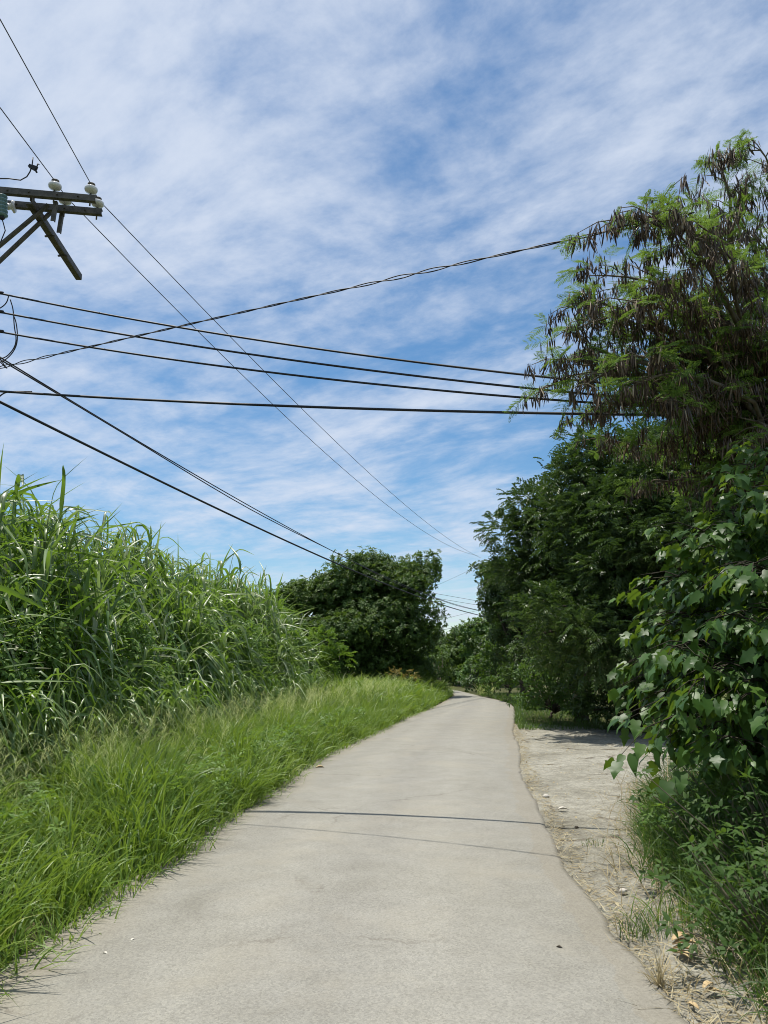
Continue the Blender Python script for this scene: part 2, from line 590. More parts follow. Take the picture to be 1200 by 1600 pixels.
G['teal'] = plain('teal_glaze', (0.10, 0.19, 0.20), (0.16, 0.27, 0.28), 8, 0.25, 0.6)
G['rubber'] = plain('black_rubber', (0.012, 0.012, 0.013), (0.022, 0.022, 0.024), 10, 0.55, 0.35)
G['wire'] = plain('bare_wire', (0.05, 0.05, 0.052), (0.085, 0.085, 0.09), 10, 0.5, 0.4, 0.3)
G['stone'] = plain('pale_stone', (0.40, 0.37, 0.32), (0.55, 0.52, 0.46), 14, 0.85, 0.2, bump=0.4, bscale=30)
G['dead_leaf'] = plain('dead_leaf', (0.34, 0.24, 0.12), (0.55, 0.43, 0.25), 12, 0.8, 0.2)
G['scrap'] = plain('white_scrap', (0.46, 0.43, 0.36), (0.6, 0.57, 0.5), 12, 0.8, 0.2)

# ------------------------------------------------------------------ setting: ground, road, shoulder


def smooth_poly(pts, n):
    """arc-length resample of a polyline with light smoothing"""
    p = np.array(pts, float)
    for _ in range(3):                     # Chaikin
        q = [p[0]]
        for a, b in zip(p[:-1], p[1:]):
            q += [a * .75 + b * .25, a * .25 + b * .75]
        q.append(p[-1])
        p = np.array(q)
    s = np.r_[0, np.cumsum(np.linalg.norm(np.diff(p, axis=0), axis=1))]
    u = np.linspace(0, s[-1], n)
    return np.c_[np.interp(u, s, p[:, 0]), np.interp(u, s, p[:, 1])]


LEFT_PX = [(-95, 1600), (0, 1532), (93, 1474), (163, 1420), (233, 1373), (289, 1343), (350, 1288), (420, 1245), (490, 1192), (560, 1160), (640, 1120), (688, 1102), (704, 1091)]
RIGHT_PX = [(1072, 1600), (1017, 1531), (976, 1483), (936, 1428), (907, 1392), (888, 1366), (874, 1337), (859, 1307), (850, 1278), (833, 1245), (819, 1219),
            (811, 1190), (811, 1168), (800, 1139), (805, 1113), (800, 1101), (782, 1095), (760, 1090.5), (728, 1082.5)]
Lw = [tuple(gnd(*p).xy) for p in LEFT_PX]
Rw = [tuple(gnd(*p).xy) for p in RIGHT_PX]
Lw = [(-2.0, -10.0), (-2.02, 0.0)] + Lw + [(3.95, 43.5), (4.0, 48.0), (1.8, 52.5), (-4, 57), (-14, 60)]
Rw = [(1.5, -10.0), (1.47, 0.0)] + Rw + [(4.5, 55.5), (-2.5, 61), (-14, 64)]
NR = 900
Lc, Rc = smooth_poly(Lw, NR), smooth_poly(Rw, NR)


def left_edge_x(Y):
    i = np.argsort(Lc[:640, 1])
    return np.interp(Y, Lc[:640, 1][i], Lc[:640, 0][i])


def right_edge_x(Y):
    i = np.argsort(Rc[:640, 1])
    return np.interp(Y, Rc[:640, 1][i], Rc[:640, 0][i])


def frac_noise(n, amps, seed):
    r = np.random.default_rng(seed)
    out = np.zeros(n)
    for step, a in amps:
        k = max(4, int(n / step))
        out += np.interp(np.linspace(0, k - 1, n), np.arange(k), r.normal(0, a, k))
    return out


def build_ground():
    # one sheet to the horizon, finer near the road, with small heaps under the vegetation
    xs = np.r_[-900, -400, -150, -60, np.linspace(-26, 26, 105), 60, 150, 400, 900]
    ys = np.r_[-600, -200, -60, np.linspace(-12, 80, 140), 150, 350, 800, 1500]
    X, Y = np.meshgrid(xs, ys)
    Z = np.full_like(X, -0.03)
    le = left_edge_x(np.clip(Y, -10, 45))
    d = np.clip((le - 0.25 - X) / 2.5, 0, 1)
    near = (np.abs(X) < 30) & (Y > -13) & (Y < 48)
    Z += np.where(near, 0.18 * d + 0.04 * d * np.sin(X * 1.7 + Y * 0.9), 0)
    v = np.c_[X.ravel(), Y.ravel(), Z.ravel()]
    nx, ny = len(xs), len(ys)
    i = np.arange(nx * ny).reshape(ny, nx)
    f = np.c_[i[:-1, :-1].ravel(), i[:-1, 1:].ravel(), i[1:, 1:].ravel(), i[1:, :-1].ravel()]
    tag(np_mesh('ground', v, f, G['soil']), kind='structure')


def build_road():
    jl = frac_noise(NR, ((3, .012), (12, .03)), 2)
    jr = frac_noise(NR, ((2, .012), (6, .014), (25, .015)), 3)
    dirs = Rc - Lc
    dirs /= np.linalg.norm(dirs, axis=1)[:, None]
    L = Lc + dirs * (jl - 0.1)[:, None]
    Rr = Rc + dirs * jr[:, None]
    cols = [0, 0.008, .15, .3, .5, .7, .85, .985, 1.0]
    rows = []
    for k, c in enumerate(cols):
        p = L * (1 - c) + Rr * c
        z = 0.012 + 0.028 * (1 - (2 * c - 1) ** 2) + 0.012
        if k in (0, len(cols) - 1):
            z = z - 0.012
        rows.append(np.c_[p, np.full(NR, z)])
    sk0 = np.c_[L - dirs * .01, np.full(NR, -0.05)]
    sk1 = np.c_[Rr + dirs * .01, np.full(NR, -0.05)]
    rows = [sk0] + rows + [sk1]
    v = np.stack(rows, 1)
    nc = len(rows)
    i = np.arange(NR * nc).reshape(NR, nc)
    f = np.c_[i[:-1, :-1].ravel(), i[:-1, 1:].ravel(), i[1:, 1:].ravel(), i[1:, :-1].ravel()]
    ac = np.tile(np.array([0] + cols + [1.0]), NR)
    tag(np_mesh('road', v.reshape(-1, 3), f, G['road'], None, {'across': ac}), kind='structure')


def build_shoulder():
    ys = np.linspace(-6, 22.5, 180)
    re = right_edge_x(ys) - 0.25
    wid = np.interp(ys, [-6, 3, 5, 7, 9, 13, 17, 20, 22.5], [1.6, 1.7, 1.9, 2.6, 4.2, 5.6, 5.2, 3.2, 0.9]) + frac_noise(180, ((5, .08),), 8)
    cols = np.linspace(0, 1, 26)
    v = np.zeros((180, 26, 3))
    r = np.random.default_rng(4)
    for k, c in enumerate(cols):
        v[:, k, 0] = re + wid * c
        v[:, k, 1] = ys
        v[:, k, 2] = -0.006 + frac_noise(180, ((2, .006), (8, .008)), 40 + k) - (0.05 if k == 25 else 0)
    v[0, :, 2] -= 0.05
    v[-1, :, 2] -= 0.05
    i = np.arange(180 * 26).reshape(180, 26)
    f = np.c_[i[:-1, :-1].ravel(), i[:-1, 1:].ravel(), i[1:, 1:].ravel(), i[1:, :-1].ravel()]
    tag(np_mesh('shoulder', v.reshape(-1, 3), f, G['dirt']), kind='structure')


build_ground()
build_road()
build_shoulder()

# ------------------------------------------------------------------ vegetation kit


def norm(a):
    return a / np.maximum(np.linalg.norm(a, axis=-1, keepdims=True), 1e-9)


def blades(base, length, width, az, tilt0, bend, segs, fold=0.0, twist=0.0, power=1.3, rnd=None, pinch=0.25, knee=None):
    """arching grass leaves; returns verts, quads, rnd, along"""
    n = len(base)
    t = np.linspace(0, 1, segs + 1)
    if knee is None:
        ang = tilt0[:, None] + bend[:, None] * t[None, :] ** power
    else:                                        # the leaf rises, folds over and hangs
        x = np.clip((t[None, :] - knee[0][:, None]) / knee[1][:, None], 0, 1)
        ang = tilt0[:, None] + .25 * t[None, :] + bend[:, None] * x * x * (3 - 2 * x)
    ang = np.minimum(ang, 3.0)
    step = length[:, None] / segs
    dx, dz = np.sin(ang) * step, np.cos(ang) * step
    r = np.concatenate([np.zeros((n, 1)), np.cumsum((dx[:, :-1] + dx[:, 1:]) / 2, 1)], 1)
    z = np.concatenate([np.zeros((n, 1)), np.cumsum((dz[:, :-1] + dz[:, 1:]) / 2, 1)], 1)
    ca, sa = np.cos(az)[:, None], np.sin(az)[:, None]
    # sideways wander so that blades do not lie in a plane
    side = rng.normal(0, 0.09, (n, 1)) * length[:, None] * t[None, :] ** 2
    P = np.stack([base[:, 0:1] + r * ca - side * sa, base[:, 1:2] + r * sa + side * ca, base[:, 2:3] + z], -1)
    W = width[:, None] * (pinch + (1 - pinch) * np.minimum(t * 5, 1)) * (1 - t ** 2.2) + 0.0006
    tw = rng.normal(0, 0.35, (n, 1)) + rng.normal(0, 1, (n, 1)) * twist * t[None, :]
    S = np.stack([-sa * np.ones_like(t), ca * np.ones_like(t), np.zeros((n, segs + 1))], -1)
    U = np.stack([-np.cos(ang) * ca, -np.cos(ang) * sa, np.sin(ang)], -1)
    B = S * np.cos(tw)[..., None] + U * np.sin(tw)[..., None]
    NN = U * np.cos(tw)[..., None] - S * np.sin(tw)[..., None]
    if fold > 0:
        V = np.stack([P - B * (W / 2)[..., None] + NN * (W * fold)[..., None], P, P + B * (W / 2)[..., None] + NN * (W * fold)[..., None]], 2)
        k = 3
    else:
        V = np.stack([P - B * (W / 2)[..., None], P + B * (W / 2)[..., None]], 2)
        k = 2
    idx = np.arange(n * (segs + 1) * k).reshape(n, segs + 1, k)
    f = []
    for c in range(k - 1):
        f.append(np.stack([idx[:, :-1, c], idx[:, :-1, c + 1], idx[:, 1:, c + 1], idx[:, 1:, c]], -1).reshape(-1, 4))
    if rnd is None:
        rnd = rng.random(n)
    ra = np.repeat(rnd, (segs + 1) * k)
    al = np.broadcast_to(t[None, :, None], (n, segs + 1, k)).ravel()
    return V.reshape(-1, 3), np.concatenate(f), ra, al


def merge(parts):
    vs, fs, rs, als = [], [], [], []
    o = 0
    for v, f, r, a in parts:
        vs.append(v)
        fs.append(f + o)
        rs.append(r)
        als.append(a)
        o += len(v)
    return np.concatenate(vs), np.concatenate(fs), np.concatenate(rs), np.concatenate(als)


RHOMB = (np.array([[0, 0, 0], [.38, .5, .10], [1, 0, -.14], [.38, -.5, .10], ]), np.array([[0, 3, 2], [0, 2, 1]]))
OVAL = (np.array([[0, 0, 0], [.2, .36, .07], [.55, .46, .06], [1, 0, -.2], [.55, -.46, .06], [.2, -.36, .07], [.5, 0, -.01]]),
        np.array([[0, 6, 1], [1, 6, 2], [2, 6, 3], [3, 6, 4], [4, 6, 5], [5, 6, 0]]))
_l = [(0, 0), (-.06, .22), (.04, .40), (.24, .40), (.36, .34), (.50, .62), (.58, .36), (.74, .24), (1, 0)]
_mid = [(.12, 0), (.32, 0), (.52, 0), (.72, 0)]


def lobed_template():
    pts = [(0, 0, 0)] + [(u, 0, -.16 * u * u) for u, _ in _mid] + [(1, 0, -.26)]
    nm = len(pts)
    fs = []
    for sgn in (1, -1):
        b = len(pts)
        for (u, v) in _l[1:-1]:
            pts.append((u, sgn * v, .16 * abs(v) - .22 * v * v - .16 * u * u))
        o = list(range(b, b + len(_l) - 2))
        quads = [(0, o[0], o[1]), (0, o[1], 1), (1, o[1], o[2]), (1, o[2], 2), (2, o[2], o[3]), (2, o[3], 3), (3, o[3], o[4]), (3, o[4], o[5]), (3, o[5], 4), (4, o[5], o[6]), (4, o[6], 5)]
        for q in quads:
            fs.append(q if sgn < 0 else q[::-1])
    return np.array(pts), np.array(fs)


LOBED = lobed_template()


def heart_template():
    half = [(-.05, .2), (.05, .38), (.25, .46), (.5, .36), (.75, .2)]
    mid = [.15, .35, .6, .8]
    pts = [(0, 0, 0)] + [(u, 0, -.15 * u * u) for u in mid] + [(1, 0, -.3)]
    fs = []
    for sgn in (1, -1):
        b = len(pts)
        pts += [(u, sgn * v, .2 * v - .3 * v * v - .18 * u * u) for u, v in half]
        for q in [(0, b, b + 1), (0, b + 1, 1), (1, b + 1, b + 2), (1, b + 2, 2), (2, b + 2, b + 3), (2, b + 3, 3), (3, b + 3, b + 4), (3, b + 4, 4), (4, b + 4, 5)]:
            fs.append(q if sgn < 0 else q[::-1])
    return np.array(pts), np.array(fs)


HEART = heart_template()


def leaves(P, D, Nn, L, W, tpl, rnd=None):
    D = norm(D)
    B = norm(np.cross(Nn, D))
    U = np.cross(D, B)
    tv, tf = tpl
    n, k = len(P), len(tv)
    V = (P[:, None, :] + D[:, None, :] * (tv[None, :, 0:1] * L[:, None, None])
         + B[:, None, :] * (tv[None, :, 1:2] * W[:, None, None]) + U[:, None, :] * (tv[None, :, 2:3] * L[:, None, None]))
    F = (tf[None] + (np.arange(n) * k)[:, None, None]).reshape(-1, tf.shape[1])
    if rnd is None:
        rnd = rng.random(n)
    return V.reshape(-1, 3), F, np.repeat(rnd, k), np.zeros(n * k)


def unit(n):
    return norm(rng.normal(0, 1, (n, 3)))


def compound(P, D, length, pairs, ll, lw, tpl=RHOMB, droop=0.5, spread=1.15):
    """pinnate leaves: a drooping rachis with leaflets in pairs"""
    n = len(P)
    D = norm(D)
    up = np.array([0, 0, 1.0])
    S = norm(np.cross(D, up + rng.normal(0, .25, (n, 3))))
    U = np.cross(S, D)
    t = (np.arange(pairs) + 0.6) / pairs
    pos = P[:, None, :] + D[:, None, :] * (t[None, :, None] * length[:, None, None]) - up * (droop * t[None, :, None] ** 2 * length[:, None, None])
    dd = norm(D[:, None, :] - up * (2 * droop * t[None, :, None]))
    out = []
    rn = rng.random(n)
    for sg in (-1, 1):
        d = norm(dd + S[:, None, :] * (sg * spread) - up * 0.25 + rng.normal(0, .12, (n, pairs, 3)))
        nn = U[:, None, :] + rng.normal(0, .25, (n, pairs, 3))
        size = (1 - 0.35 * np.abs(t - .5) * 2)[None, :] * rng.uniform(.8, 1.15, (n, pairs))
        out.append(leaves(pos.reshape(-1, 3), d.reshape(-1, 3), nn.reshape(-1, 3), (ll * size).ravel(), (lw * size).ravel(), tpl,
                          np.clip(np.repeat(rn, pairs) + rng.normal(0, .1, n * pairs), 0, 1)))
    return merge(out)


def rosettes(P, D, k, L, W, tpl=OVAL, droop=0.25):
    n = len(P)
    D = norm(D)
    A = norm(np.cross(D, unit(n)))
    Bv = np.cross(D, A)
    ph = (np.arange(k) * 2.4)[None, :] + rng.uniform(0, 6.28, (n, 1))
    d = (A[:, None] * np.cos(ph)[..., None] + Bv[:, None] * np.sin(ph)[..., None]) + D[:, None] * rng.uniform(.1, .9, (n, k, 1))
    d[..., 2] -= droop
    nn = D[:, None] * 0.8 + np.array([0, 0, .6]) + rng.normal(0, .25, (n, k, 3))
    s = rng.uniform(.7, 1.15, (n, k))
    rn = np.clip(np.repeat(rng.random(n), k) + rng.normal(0, .15, n * k), 0, 1)
    return leaves(np.repeat(P, k, 0) + d.reshape(-1, 3) * 0.02, d.reshape(-1, 3), nn.reshape(-1, 3), (L * s).ravel(), (W * s).ravel(), tpl, rn)


def crown_points(lobes, per_area, sub=7, shell=(0.55, 1.0), zmin=0.3):
    """tuft positions and outward directions over lumpy lobes"""
    Ps, Ds = [], []
    for (c, r) in lobes:
        c, r = np.array(c, float), np.array(r, float)
        subs = []
        k = max(3, int(sub * (r.mean() / 1.5) ** 0.8))
        for _ in range(k):
            u = unit(1)[0]
            if u[2] < -0.55:
                u[2] *= -0.5
            s = rng.uniform(.34, .58)
            subs.append((c + u * r * (1 - s * rng.uniform(.35, .9)), r * s * np.array([1.1, 1.1, .8])))
        subs.append((c, r * 0.72))
        for (cc, rr) in subs:
            n = int(per_area * 12.5 * (rr[0] * rr[1] + rr[0] * rr[2] + rr[1] * rr[2]) / 3)
            u = unit(n)
            u[:, 2] = np.where(u[:, 2] < -.3, -u[:, 2] * rng.choice([1, -1], n, p=[.5, .5]), u[:, 2])
            q = rng.uniform(shell[0], shell[1], (n, 1)) ** 0.6
            p = cc + u * rr * q + rng.normal(0, .07, (n, 3))
            keep = p[:, 2] > zmin
            Ps.append(p[keep])
            Ds.append((norm(u / rr) * .8 + np.array([0, 0, .15]) + rng.normal(0, .35, (n, 3)))[keep])
    return np.concatenate(Ps), norm(np.concatenate(Ds))


def branching(mb, root, targets, r0, fork_z, wob=0.25, n=7):
    """trunk to a fork, then a limb to every target"""
    root = Vector(root)
    fork = Vector((root.x + random.uniform(-.2, .2), root.y + random.uniform(-.2, .2), fork_z))
    pts = [root.lerp(fork, i / 5) + Vector((random.uniform(-1, 1), random.uniform(-1, 1), 0)) * (0.05 if 0 < i < 5 else 0) for i in range(6)]
    pts[0].z -= 0.15
    mb.tube(pts, [r0 * (1.25 if i == 0 else 1 - .06 * i) for i in range(6)], 9)
    for tg in targets:
        tg = Vector(tg)
        d = tg - fork
        mid = fork + d * .5 + Vector((random.uniform(-wob, wob), random.uniform(-wob, wob), d.length * .12))
        st = fork - Vector((0, 0, random.uniform(0, .35) * (fork_z - root.z)))
        lp = []
        for i in range(n + 1):
            s = i / n
            lp.append(st * ((1 - s) ** 2) + mid * (2 * s * (1 - s)) + tg * (s * s))
        rr = r0 * random.uniform(.38, .55)
        mb.tube(lp, [rr * (1 - .85 * i / n) + .006 for i in range(n + 1)], 6)


def tree(name, base, lobes, style, mat, label, cat='tree', group=None, per_area=9, r0=0.16, fork=1.6, leaf=(.2, .07), pairs=6, rach=.42, zmin=.3, twigs=0.12, sub=7, shell=(.55, 1.0)):
    root = empty(name, base, label, cat, group)
    P, D = crown_points(lobes, per_area, sub, shell, zmin + base[2])
    n = len(P)
    if style == 'compound':
        v, f, r, a = compound(P, D, np.full(n, rach) * rng.uniform(.7, 1.25, n), pairs, leaf[0], leaf[1], droop=.35)
    elif style == 'rosette':
        v, f, r, a = rosettes(P, D, pairs, leaf[0], leaf[1], RHOMB if leaf[0] < .13 else OVAL)
    np_mesh('crown', v, f, mat, root, {'rnd': r}, smooth=False)
    mb = MB()
    tg = [tuple(np.array(c) + rng.normal(0, .2, 3)) for c, _ in lobes]
    pick = rng.choice(n, min(n, int(6 + twigs * 60)), replace=False)
    for i in pick:                                # inner limbs reaching towards the outside
        c = P[i] - D[i] * .25
        if c[2] > fork + base[2]:
            tg.append(tuple(c))
    branching(mb, base, tg, r0, base[2] + fork)
    mb.build('trunk', G['bark'], root, True)
    return root


# ------------------------------------------------------------------ tall cane grass, left


def cane_front(Y):
    return np.interp(Y, [-6, 2, 5, 8, 15, 22, 30], [-6.2, -5.4, -4.7, -4.15, -3.65, -2.95, -2.3])


def build_cane():
    parts, stems = [], []
    n = 1750
    nc = 310
    cy = 3.0 + 25.5 * rng.random(nc) ** 1.1
    cd = rng.random(nc) ** 1.4 * 3.3
    ci = rng.integers(0, nc, n)
    chh = rng.normal(1, .085, nc)[ci]
    Y = np.clip(cy[ci] + rng.normal(0, .15, n), 3, 28.6)
    d = np.maximum(cd[ci] + rng.normal(0, .13, n), -.1)
    X = cane_front(Y) - d
    H = rng.normal(3.86, .2, n) * chh * np.interp(Y, [3, 9, 16, 22, 26, 28.5], [1.03, 1.02, .99, 1.04, .98, .7]) * np.interp(d, [0, .4, 1.0, 1.8, 3.4], [.46, .66, .84, .98, 1.04])
    # some clumps stand above their neighbours
    H *= 1 + 0.11 * np.sin(Y * 1.9 + 1) * np.sin(X * 1.3 + Y * .7) + .05 * np.sin(Y * 4.3)
    H[rng.random(n) < .03] *= 1.06
    H = np.minimum(H, 4.12 + .06 * rng.normal(0, 1, n))
    z0 = 0.12
    for i in range(n):
        laz = rng.uniform(0, 2 * math.pi)
        lean = rng.uniform(0.02, .16)
        top = np.array([X[i] + math.cos(laz) * lean * H[i], Y[i] + math.sin(laz) * lean * H[i], z0 + H[i]])
        stems.append((np.array([X[i], Y[i], z0]), top))
    S0 = np.array([s[0] for s in stems])
    S1 = np.array([s[1] for s in stems])
    per = 17
    t = np.clip((np.arange(per)[None, :] + rng.uniform(0, 1, (n, per))) / per, 0, 1)
    t = t ** 0.72 * .97 + .02
    base = (S0[:, None] * (1 - t[..., None]) + S1[:, None] * t[..., None])
    base -= np.array([0, 0, .22])
    ph = rng.uniform(0, 6.28, (n, 1)) + (np.arange(per) % 2)[None, :] * math.pi + rng.normal(0, .55, (n, per))
    ln = rng.uniform(.75, 1.4, (n, per)) * np.where(t < .25, .8, 1.0)
    wd = rng.uniform(.036, .084, (n, per))
    tl = rng.uniform(.1, .55, (n, per)) * np.where(t > .93, .6, 1)
    bd = np.where(rng.random((n, per)) < np.where(t > .9, .74, .86), rng.uniform(1.8, 2.7, (n, per)), rng.uniform(.3, 1.4, (n, per))) * np.where(t > .96, .7, 1)
    kn = (rng.uniform(.02, .34, (n, per)), rng.uniform(.28, .5, (n, per)))
    rn = np.clip(rng.normal(.4, .3, (n, per)) + rng.normal(0, .14, (n, 1)), 0, .93)
    brown = (.8 * np.exp(-((Y - 13.5) / 1.6) ** 2) + 1.3 * np.exp(-((Y - 21.5) / 2.0) ** 2))[:, None]
    dry = rng.random((n, per)) < np.where(t < .45, .16, .03) + .2 * brown
    rn[dry] = 1.0
    sel = base[..., 2] > 0.1
    parts.append(blades(base[sel], ln[sel], wd[sel], ph[sel], tl[sel], bd[sel], 10, fold=.2, twist=.7, rnd=rn[sel], knee=(kn[0][sel], kn[1][sel])))
    # long skirts of leaves at the foot of the front
    m = 6500
    yy = 3.5 + 22.5 * rng.random(m) ** 1.1
    xx = cane_front(yy) + rng.normal(.05, .26, m)
    bs = np.c_[xx, yy, rng.uniform(.1, 1.0, m)]
    parts.append(blades(bs, rng.uniform(.7, 1.4, m), rng.uniform(.024, .052, m), rng.uniform(-1.7, 1.1, m), rng.uniform(.08, .4, m), rng.uniform(1.8, 2.7, m), 10, fold=.2, twist=.6, knee=(rng.uniform(.05, .4, m), rng.uniform(.3, .5, m)), rnd=np.clip(rng.normal(.5, .2, m), 0, 1)))
    v, f, r, a = merge(parts)
    m = 1700                                      # thatch of dead leaves low in the wall
    yy = 3.5 + 22.5 * rng.random(m) ** 1.1
    bs = np.c_[cane_front(yy) - rng.random(m) * .5, yy, rng.uniform(.3, 1.9, m)]
    parts = [(v, f, r, a), blades(bs, rng.uniform(.5, 1.0, m), rng.uniform(.012, .03, m), rng.uniform(0, 6.28, m), rng.uniform(1.0, 2.0, m), rng.uniform(.5, 1.4, m), 6, fold=.1, twist=1.2, rnd=np.full(m, 1.0))]
    v, f, r, a = merge(parts)
    # canes
    sv, sf = [], []
    k = 4
    for s0, s1 in zip(S0, S1):
        b = len(sv) * k
        for q, rr in ((s0, .013), ((s0 + s1) / 2, .011), (s1, .004)):
            sv.append([q + np.array([math.cos(a_) * rr, math.sin(a_) * rr, 0]) for a_ in np.arange(k) * math.pi / 2])
        for lv in range(2):
            for c in range(k):
                A = b + lv * k + c
                B_ = b + lv * k + (c + 1) % k
                sf.append((A, B_, B_ + k, A + k))
    sv = np.array(sv).reshape(-1, 3)
    sf = np.array(sf)
    v, f, r, a = merge([(v, f, r, a), (sv, sf, np.full(len(sv), .85), np.zeros(len(sv)))])
    o = np_mesh('tall_cane_grass', v, f, G['cane'], None, {'rnd': r, 'along': a})
    tag(o, 'tall green cane grass with long arching leaves, a thick wall left of the road', 'tall grass', kind='stuff')


def build_verge():
    parts = []

    def strip(nt, per, y0, y1, pw, h0, h1, w0, w1, back, segs):
        TY = y0 + (y1 - y0) * rng.random(nt) ** pw
        q = rng.random(nt)
        le = left_edge_x(TY)
        TX = le - .05 - q * np.minimum(np.maximum(le - cane_front(TY) - .1, .8), back)
        th = rng.uniform(h0, h1, nt) * np.interp(q, [0, .1, .35, 1], [.62, .9, 1.0, 1.0]) * (1 + .25 * np.sin(TY * 1.7 + TX * 2.3))
        tone = rng.normal(.42, .26, nt)
        trad = rng.uniform(.05, .16, nt)
        i = np.repeat(np.arange(nt), per)
        n = len(i)
        az = rng.uniform(0, 6.28, n)
        rr = np.sqrt(rng.random(n))
        X = TX[i] + np.cos(az) * rr * trad[i]
        Y = TY[i] + np.sin(az) * rr * trad[i]
        h = th[i] * rng.uniform(.55, 1.15, n)
        az = az + rng.normal(0, .5, n)
        b = np.c_[X, Y, -.02 + np.clip((left_edge_x(Y) - .25 - X) / 2.5, 0, 1) * .18]
        rn = np.clip(tone[i] + rng.normal(0, .16, n), 0, .95) + (rng.random(n) < .05) * .6
        return blades(b, h, rng.uniform(w0, w1, n), az, .04 + rr * rng.uniform(.1, .5, n), rng.uniform(.3, 2.2, n), segs, twist=.8, power=1.6, rnd=rn)

    parts.append(strip(760, 24, 2.2, 10, 1.0, .38, 1.0, .008, .020, 3.2, 6))
    parts.append(strip(1250, 24, 9, 24, 1.1, .4, .95, .010, .021, 3.4, 5))
    parts.append(strip(1100, 20, 22, 45, 1.1, .5, .95, .016, .03, 4.5, 4))
    n = 5200                                      # short growth and dead thatch at the road edge
    Y = 2.2 + 28 * rng.random(n) ** 1.4
    X = left_edge_x(Y) + rng.normal(-.02, .09, n)
    parts.append(blades(np.c_[X, Y, np.full(n, -.01)], rng.uniform(.08, .3, n), rng.uniform(.005, .011, n), rng.uniform(0, 6.28, n), rng.uniform(.2, 1.2, n), rng.uniform(.2, 1.4, n), 4, rnd=np.where(rng.random(n) < .4, 1.0, rng.uniform(.1, .7, n))))
    v, f, r, a = merge(parts)
    o = np_mesh('verge_grass', v, f, G['verge'], None, {'rnd': np.clip(r, 0, 1), 'along': a})
    tag(o, 'bright green knee-high grass along the left edge of the road', 'grass', kind='stuff')

    # feathery seed heads above the verge
    n = 850
    Y = 3 + 32 * rng.random(n) ** 1.6
    le = left_edge_x(Y)
    q = rng.beta(2.7, 1.1, n) * np.interp(Y, [3, 14, 30], [1, .9, .75])
    X = le - .25 - q * np.maximum(le - cane_front(Y) - .2, .8)
    H = rng.uniform(.6, 1.05, n)
    az = rng.normal(-.3, 1.4, n)
    lean = rng.uniform(.15, .75, n)
    tip = np.c_[X + np.cos(az) * lean * H, Y + np.sin(az) * lean * H, .1 + H]
    base = np.c_[X, Y, np.full(n, .1)]
    parts = [blades(base, H * 1.04, np.full(n, .0035), az, lean * .7, lean * .7, 4, rnd=rng.random(n))]
    k = 26
    t = np.linspace(.66, 1.0, k)
    pb = base[:, None] * (1 - t[None, :, None]) + tip[:, None] * t[None, :, None]
    pb = pb.reshape(-1, 3)
    m = len(pb)
    far = np.repeat(np.interp(Y, [3, 10, 30], [.0024, .004, .010]), k)
    parts.append(blades(pb, rng.uniform(.07, .17, m) * np.tile(1.2 - t * .6 + .2, n), far, rng.uniform(0, 6.28, m), rng.uniform(.4, 1.0, m), rng.uniform(.2, 1.3, m), 3, rnd=np.repeat(rng.random(n), k)))
    v, f, r, a = merge(parts)
    o = np_mesh('seed_head_grass', v, f, G['seed'], None, {'rnd': r})
    tag(o, 'pale feathery seed heads of the grass standing before the cane', 'grass', kind='stuff')

    # taller reedy grass past the cane, up to the bend
    n = 6000
    Y = 24 + 22 * rng.random(n)
    le = left_edge_x(np.minimum(Y, 45))
    X = le - .5 - rng.random(n) ** .8 * 6.0
    parts = [blades(np.c_[X, Y, np.full(n, .05)], rng.uniform(.8, 1.5, n) * np.interp(le - X, [.4, 2], [.7, 1.1]), rng.uniform(.03, .065, n), rng.uniform(0, 6.28, n), rng.uniform(.05, .35, n), rng.uniform(.8, 2.6, n), 6, fold=.15, twist=.5, power=1.8,
                    rnd=np.clip(rng.normal(.6, .2, n), 0, .95))]
    v, f, r, a = merge(parts)
    o = np_mesh('reed_grass', v, f, G['verge'], None, {'rnd': r, 'along': a})
    tag(o, 'waist-high reedy grass at the inside of the far bend', 'grass', kind='stuff')

    # broad-leaved weeds inside the verge
    n = 2600
    pc = 60
    py_ = 2.6 + 17 * rng.random(pc) ** 1.3
    pq = rng.random(pc) * 1.9
    pi = rng.integers(0, pc, n)
    Y = py_[pi] + rng.normal(0, .2, n)
    le = left_edge_x(Y)
    X = le - .12 - np.maximum(pq[pi] + rng.normal(0, .2, n), 0)
    P = np.c_[X, Y, rng.uniform(.12, .62, n)]
    D = np.c_[rng.normal(0, .3, n), rng.normal(-.1, .3, n), np.ones(n)]
    v, f, r, a = rosettes(P, D, 7, .07, .034, OVAL)
    o = np_mesh('verge_weeds', v, f, G['fresh_leaf'], None, {'rnd': r})
    tag(o, 'small broad-leaved weeds growing among the left verge grass', 'weeds', kind='stuff')

    # leafy scramblers on the face of the cane wall
    n = 2600
    pc = 60
    py_ = 5 + 20 * rng.random(pc)
    pz = rng.uniform(.4, 2.0, pc) * np.interp(py_, [5, 15, 25], [.8, 1.1, 1.0])
    pi = rng.integers(0, pc, n)
    Y = py_[pi] + rng.normal(0, .32, n)
    Z = np.maximum(pz[pi] + rng.normal(0, .3, n), .15)
    P = np.c_[cane_front(Y) + .32 - .12 * Z + rng.normal(0, .12, n), Y, Z]
    D = np.c_[rng.normal(.6, .4, n), rng.normal(-.5, .4, n), rng.normal(.6, .3, n)]
    v, f, r, a = rosettes(P, D, 6, .10, .05, OVAL)
    o = np_mesh('scrambling_weeds', v, f, G['fresh_leaf'], None, {'rnd': r})
    tag(o, 'patches of leafy weeds scrambling up the face of the cane grass', 'weeds', kind='stuff')


build_cane()
build_verge()

# ------------------------------------------------------------------ right side weeds


def weed_front(Y):
    return np.interp(Y, [1.5, 3.6, 4.4, 5.3, 6.6, 7.6, 9.0, 10.5], [1.62, 1.76, 1.9, 2.03, 2.14, 2.45, 3.0, 3.5])


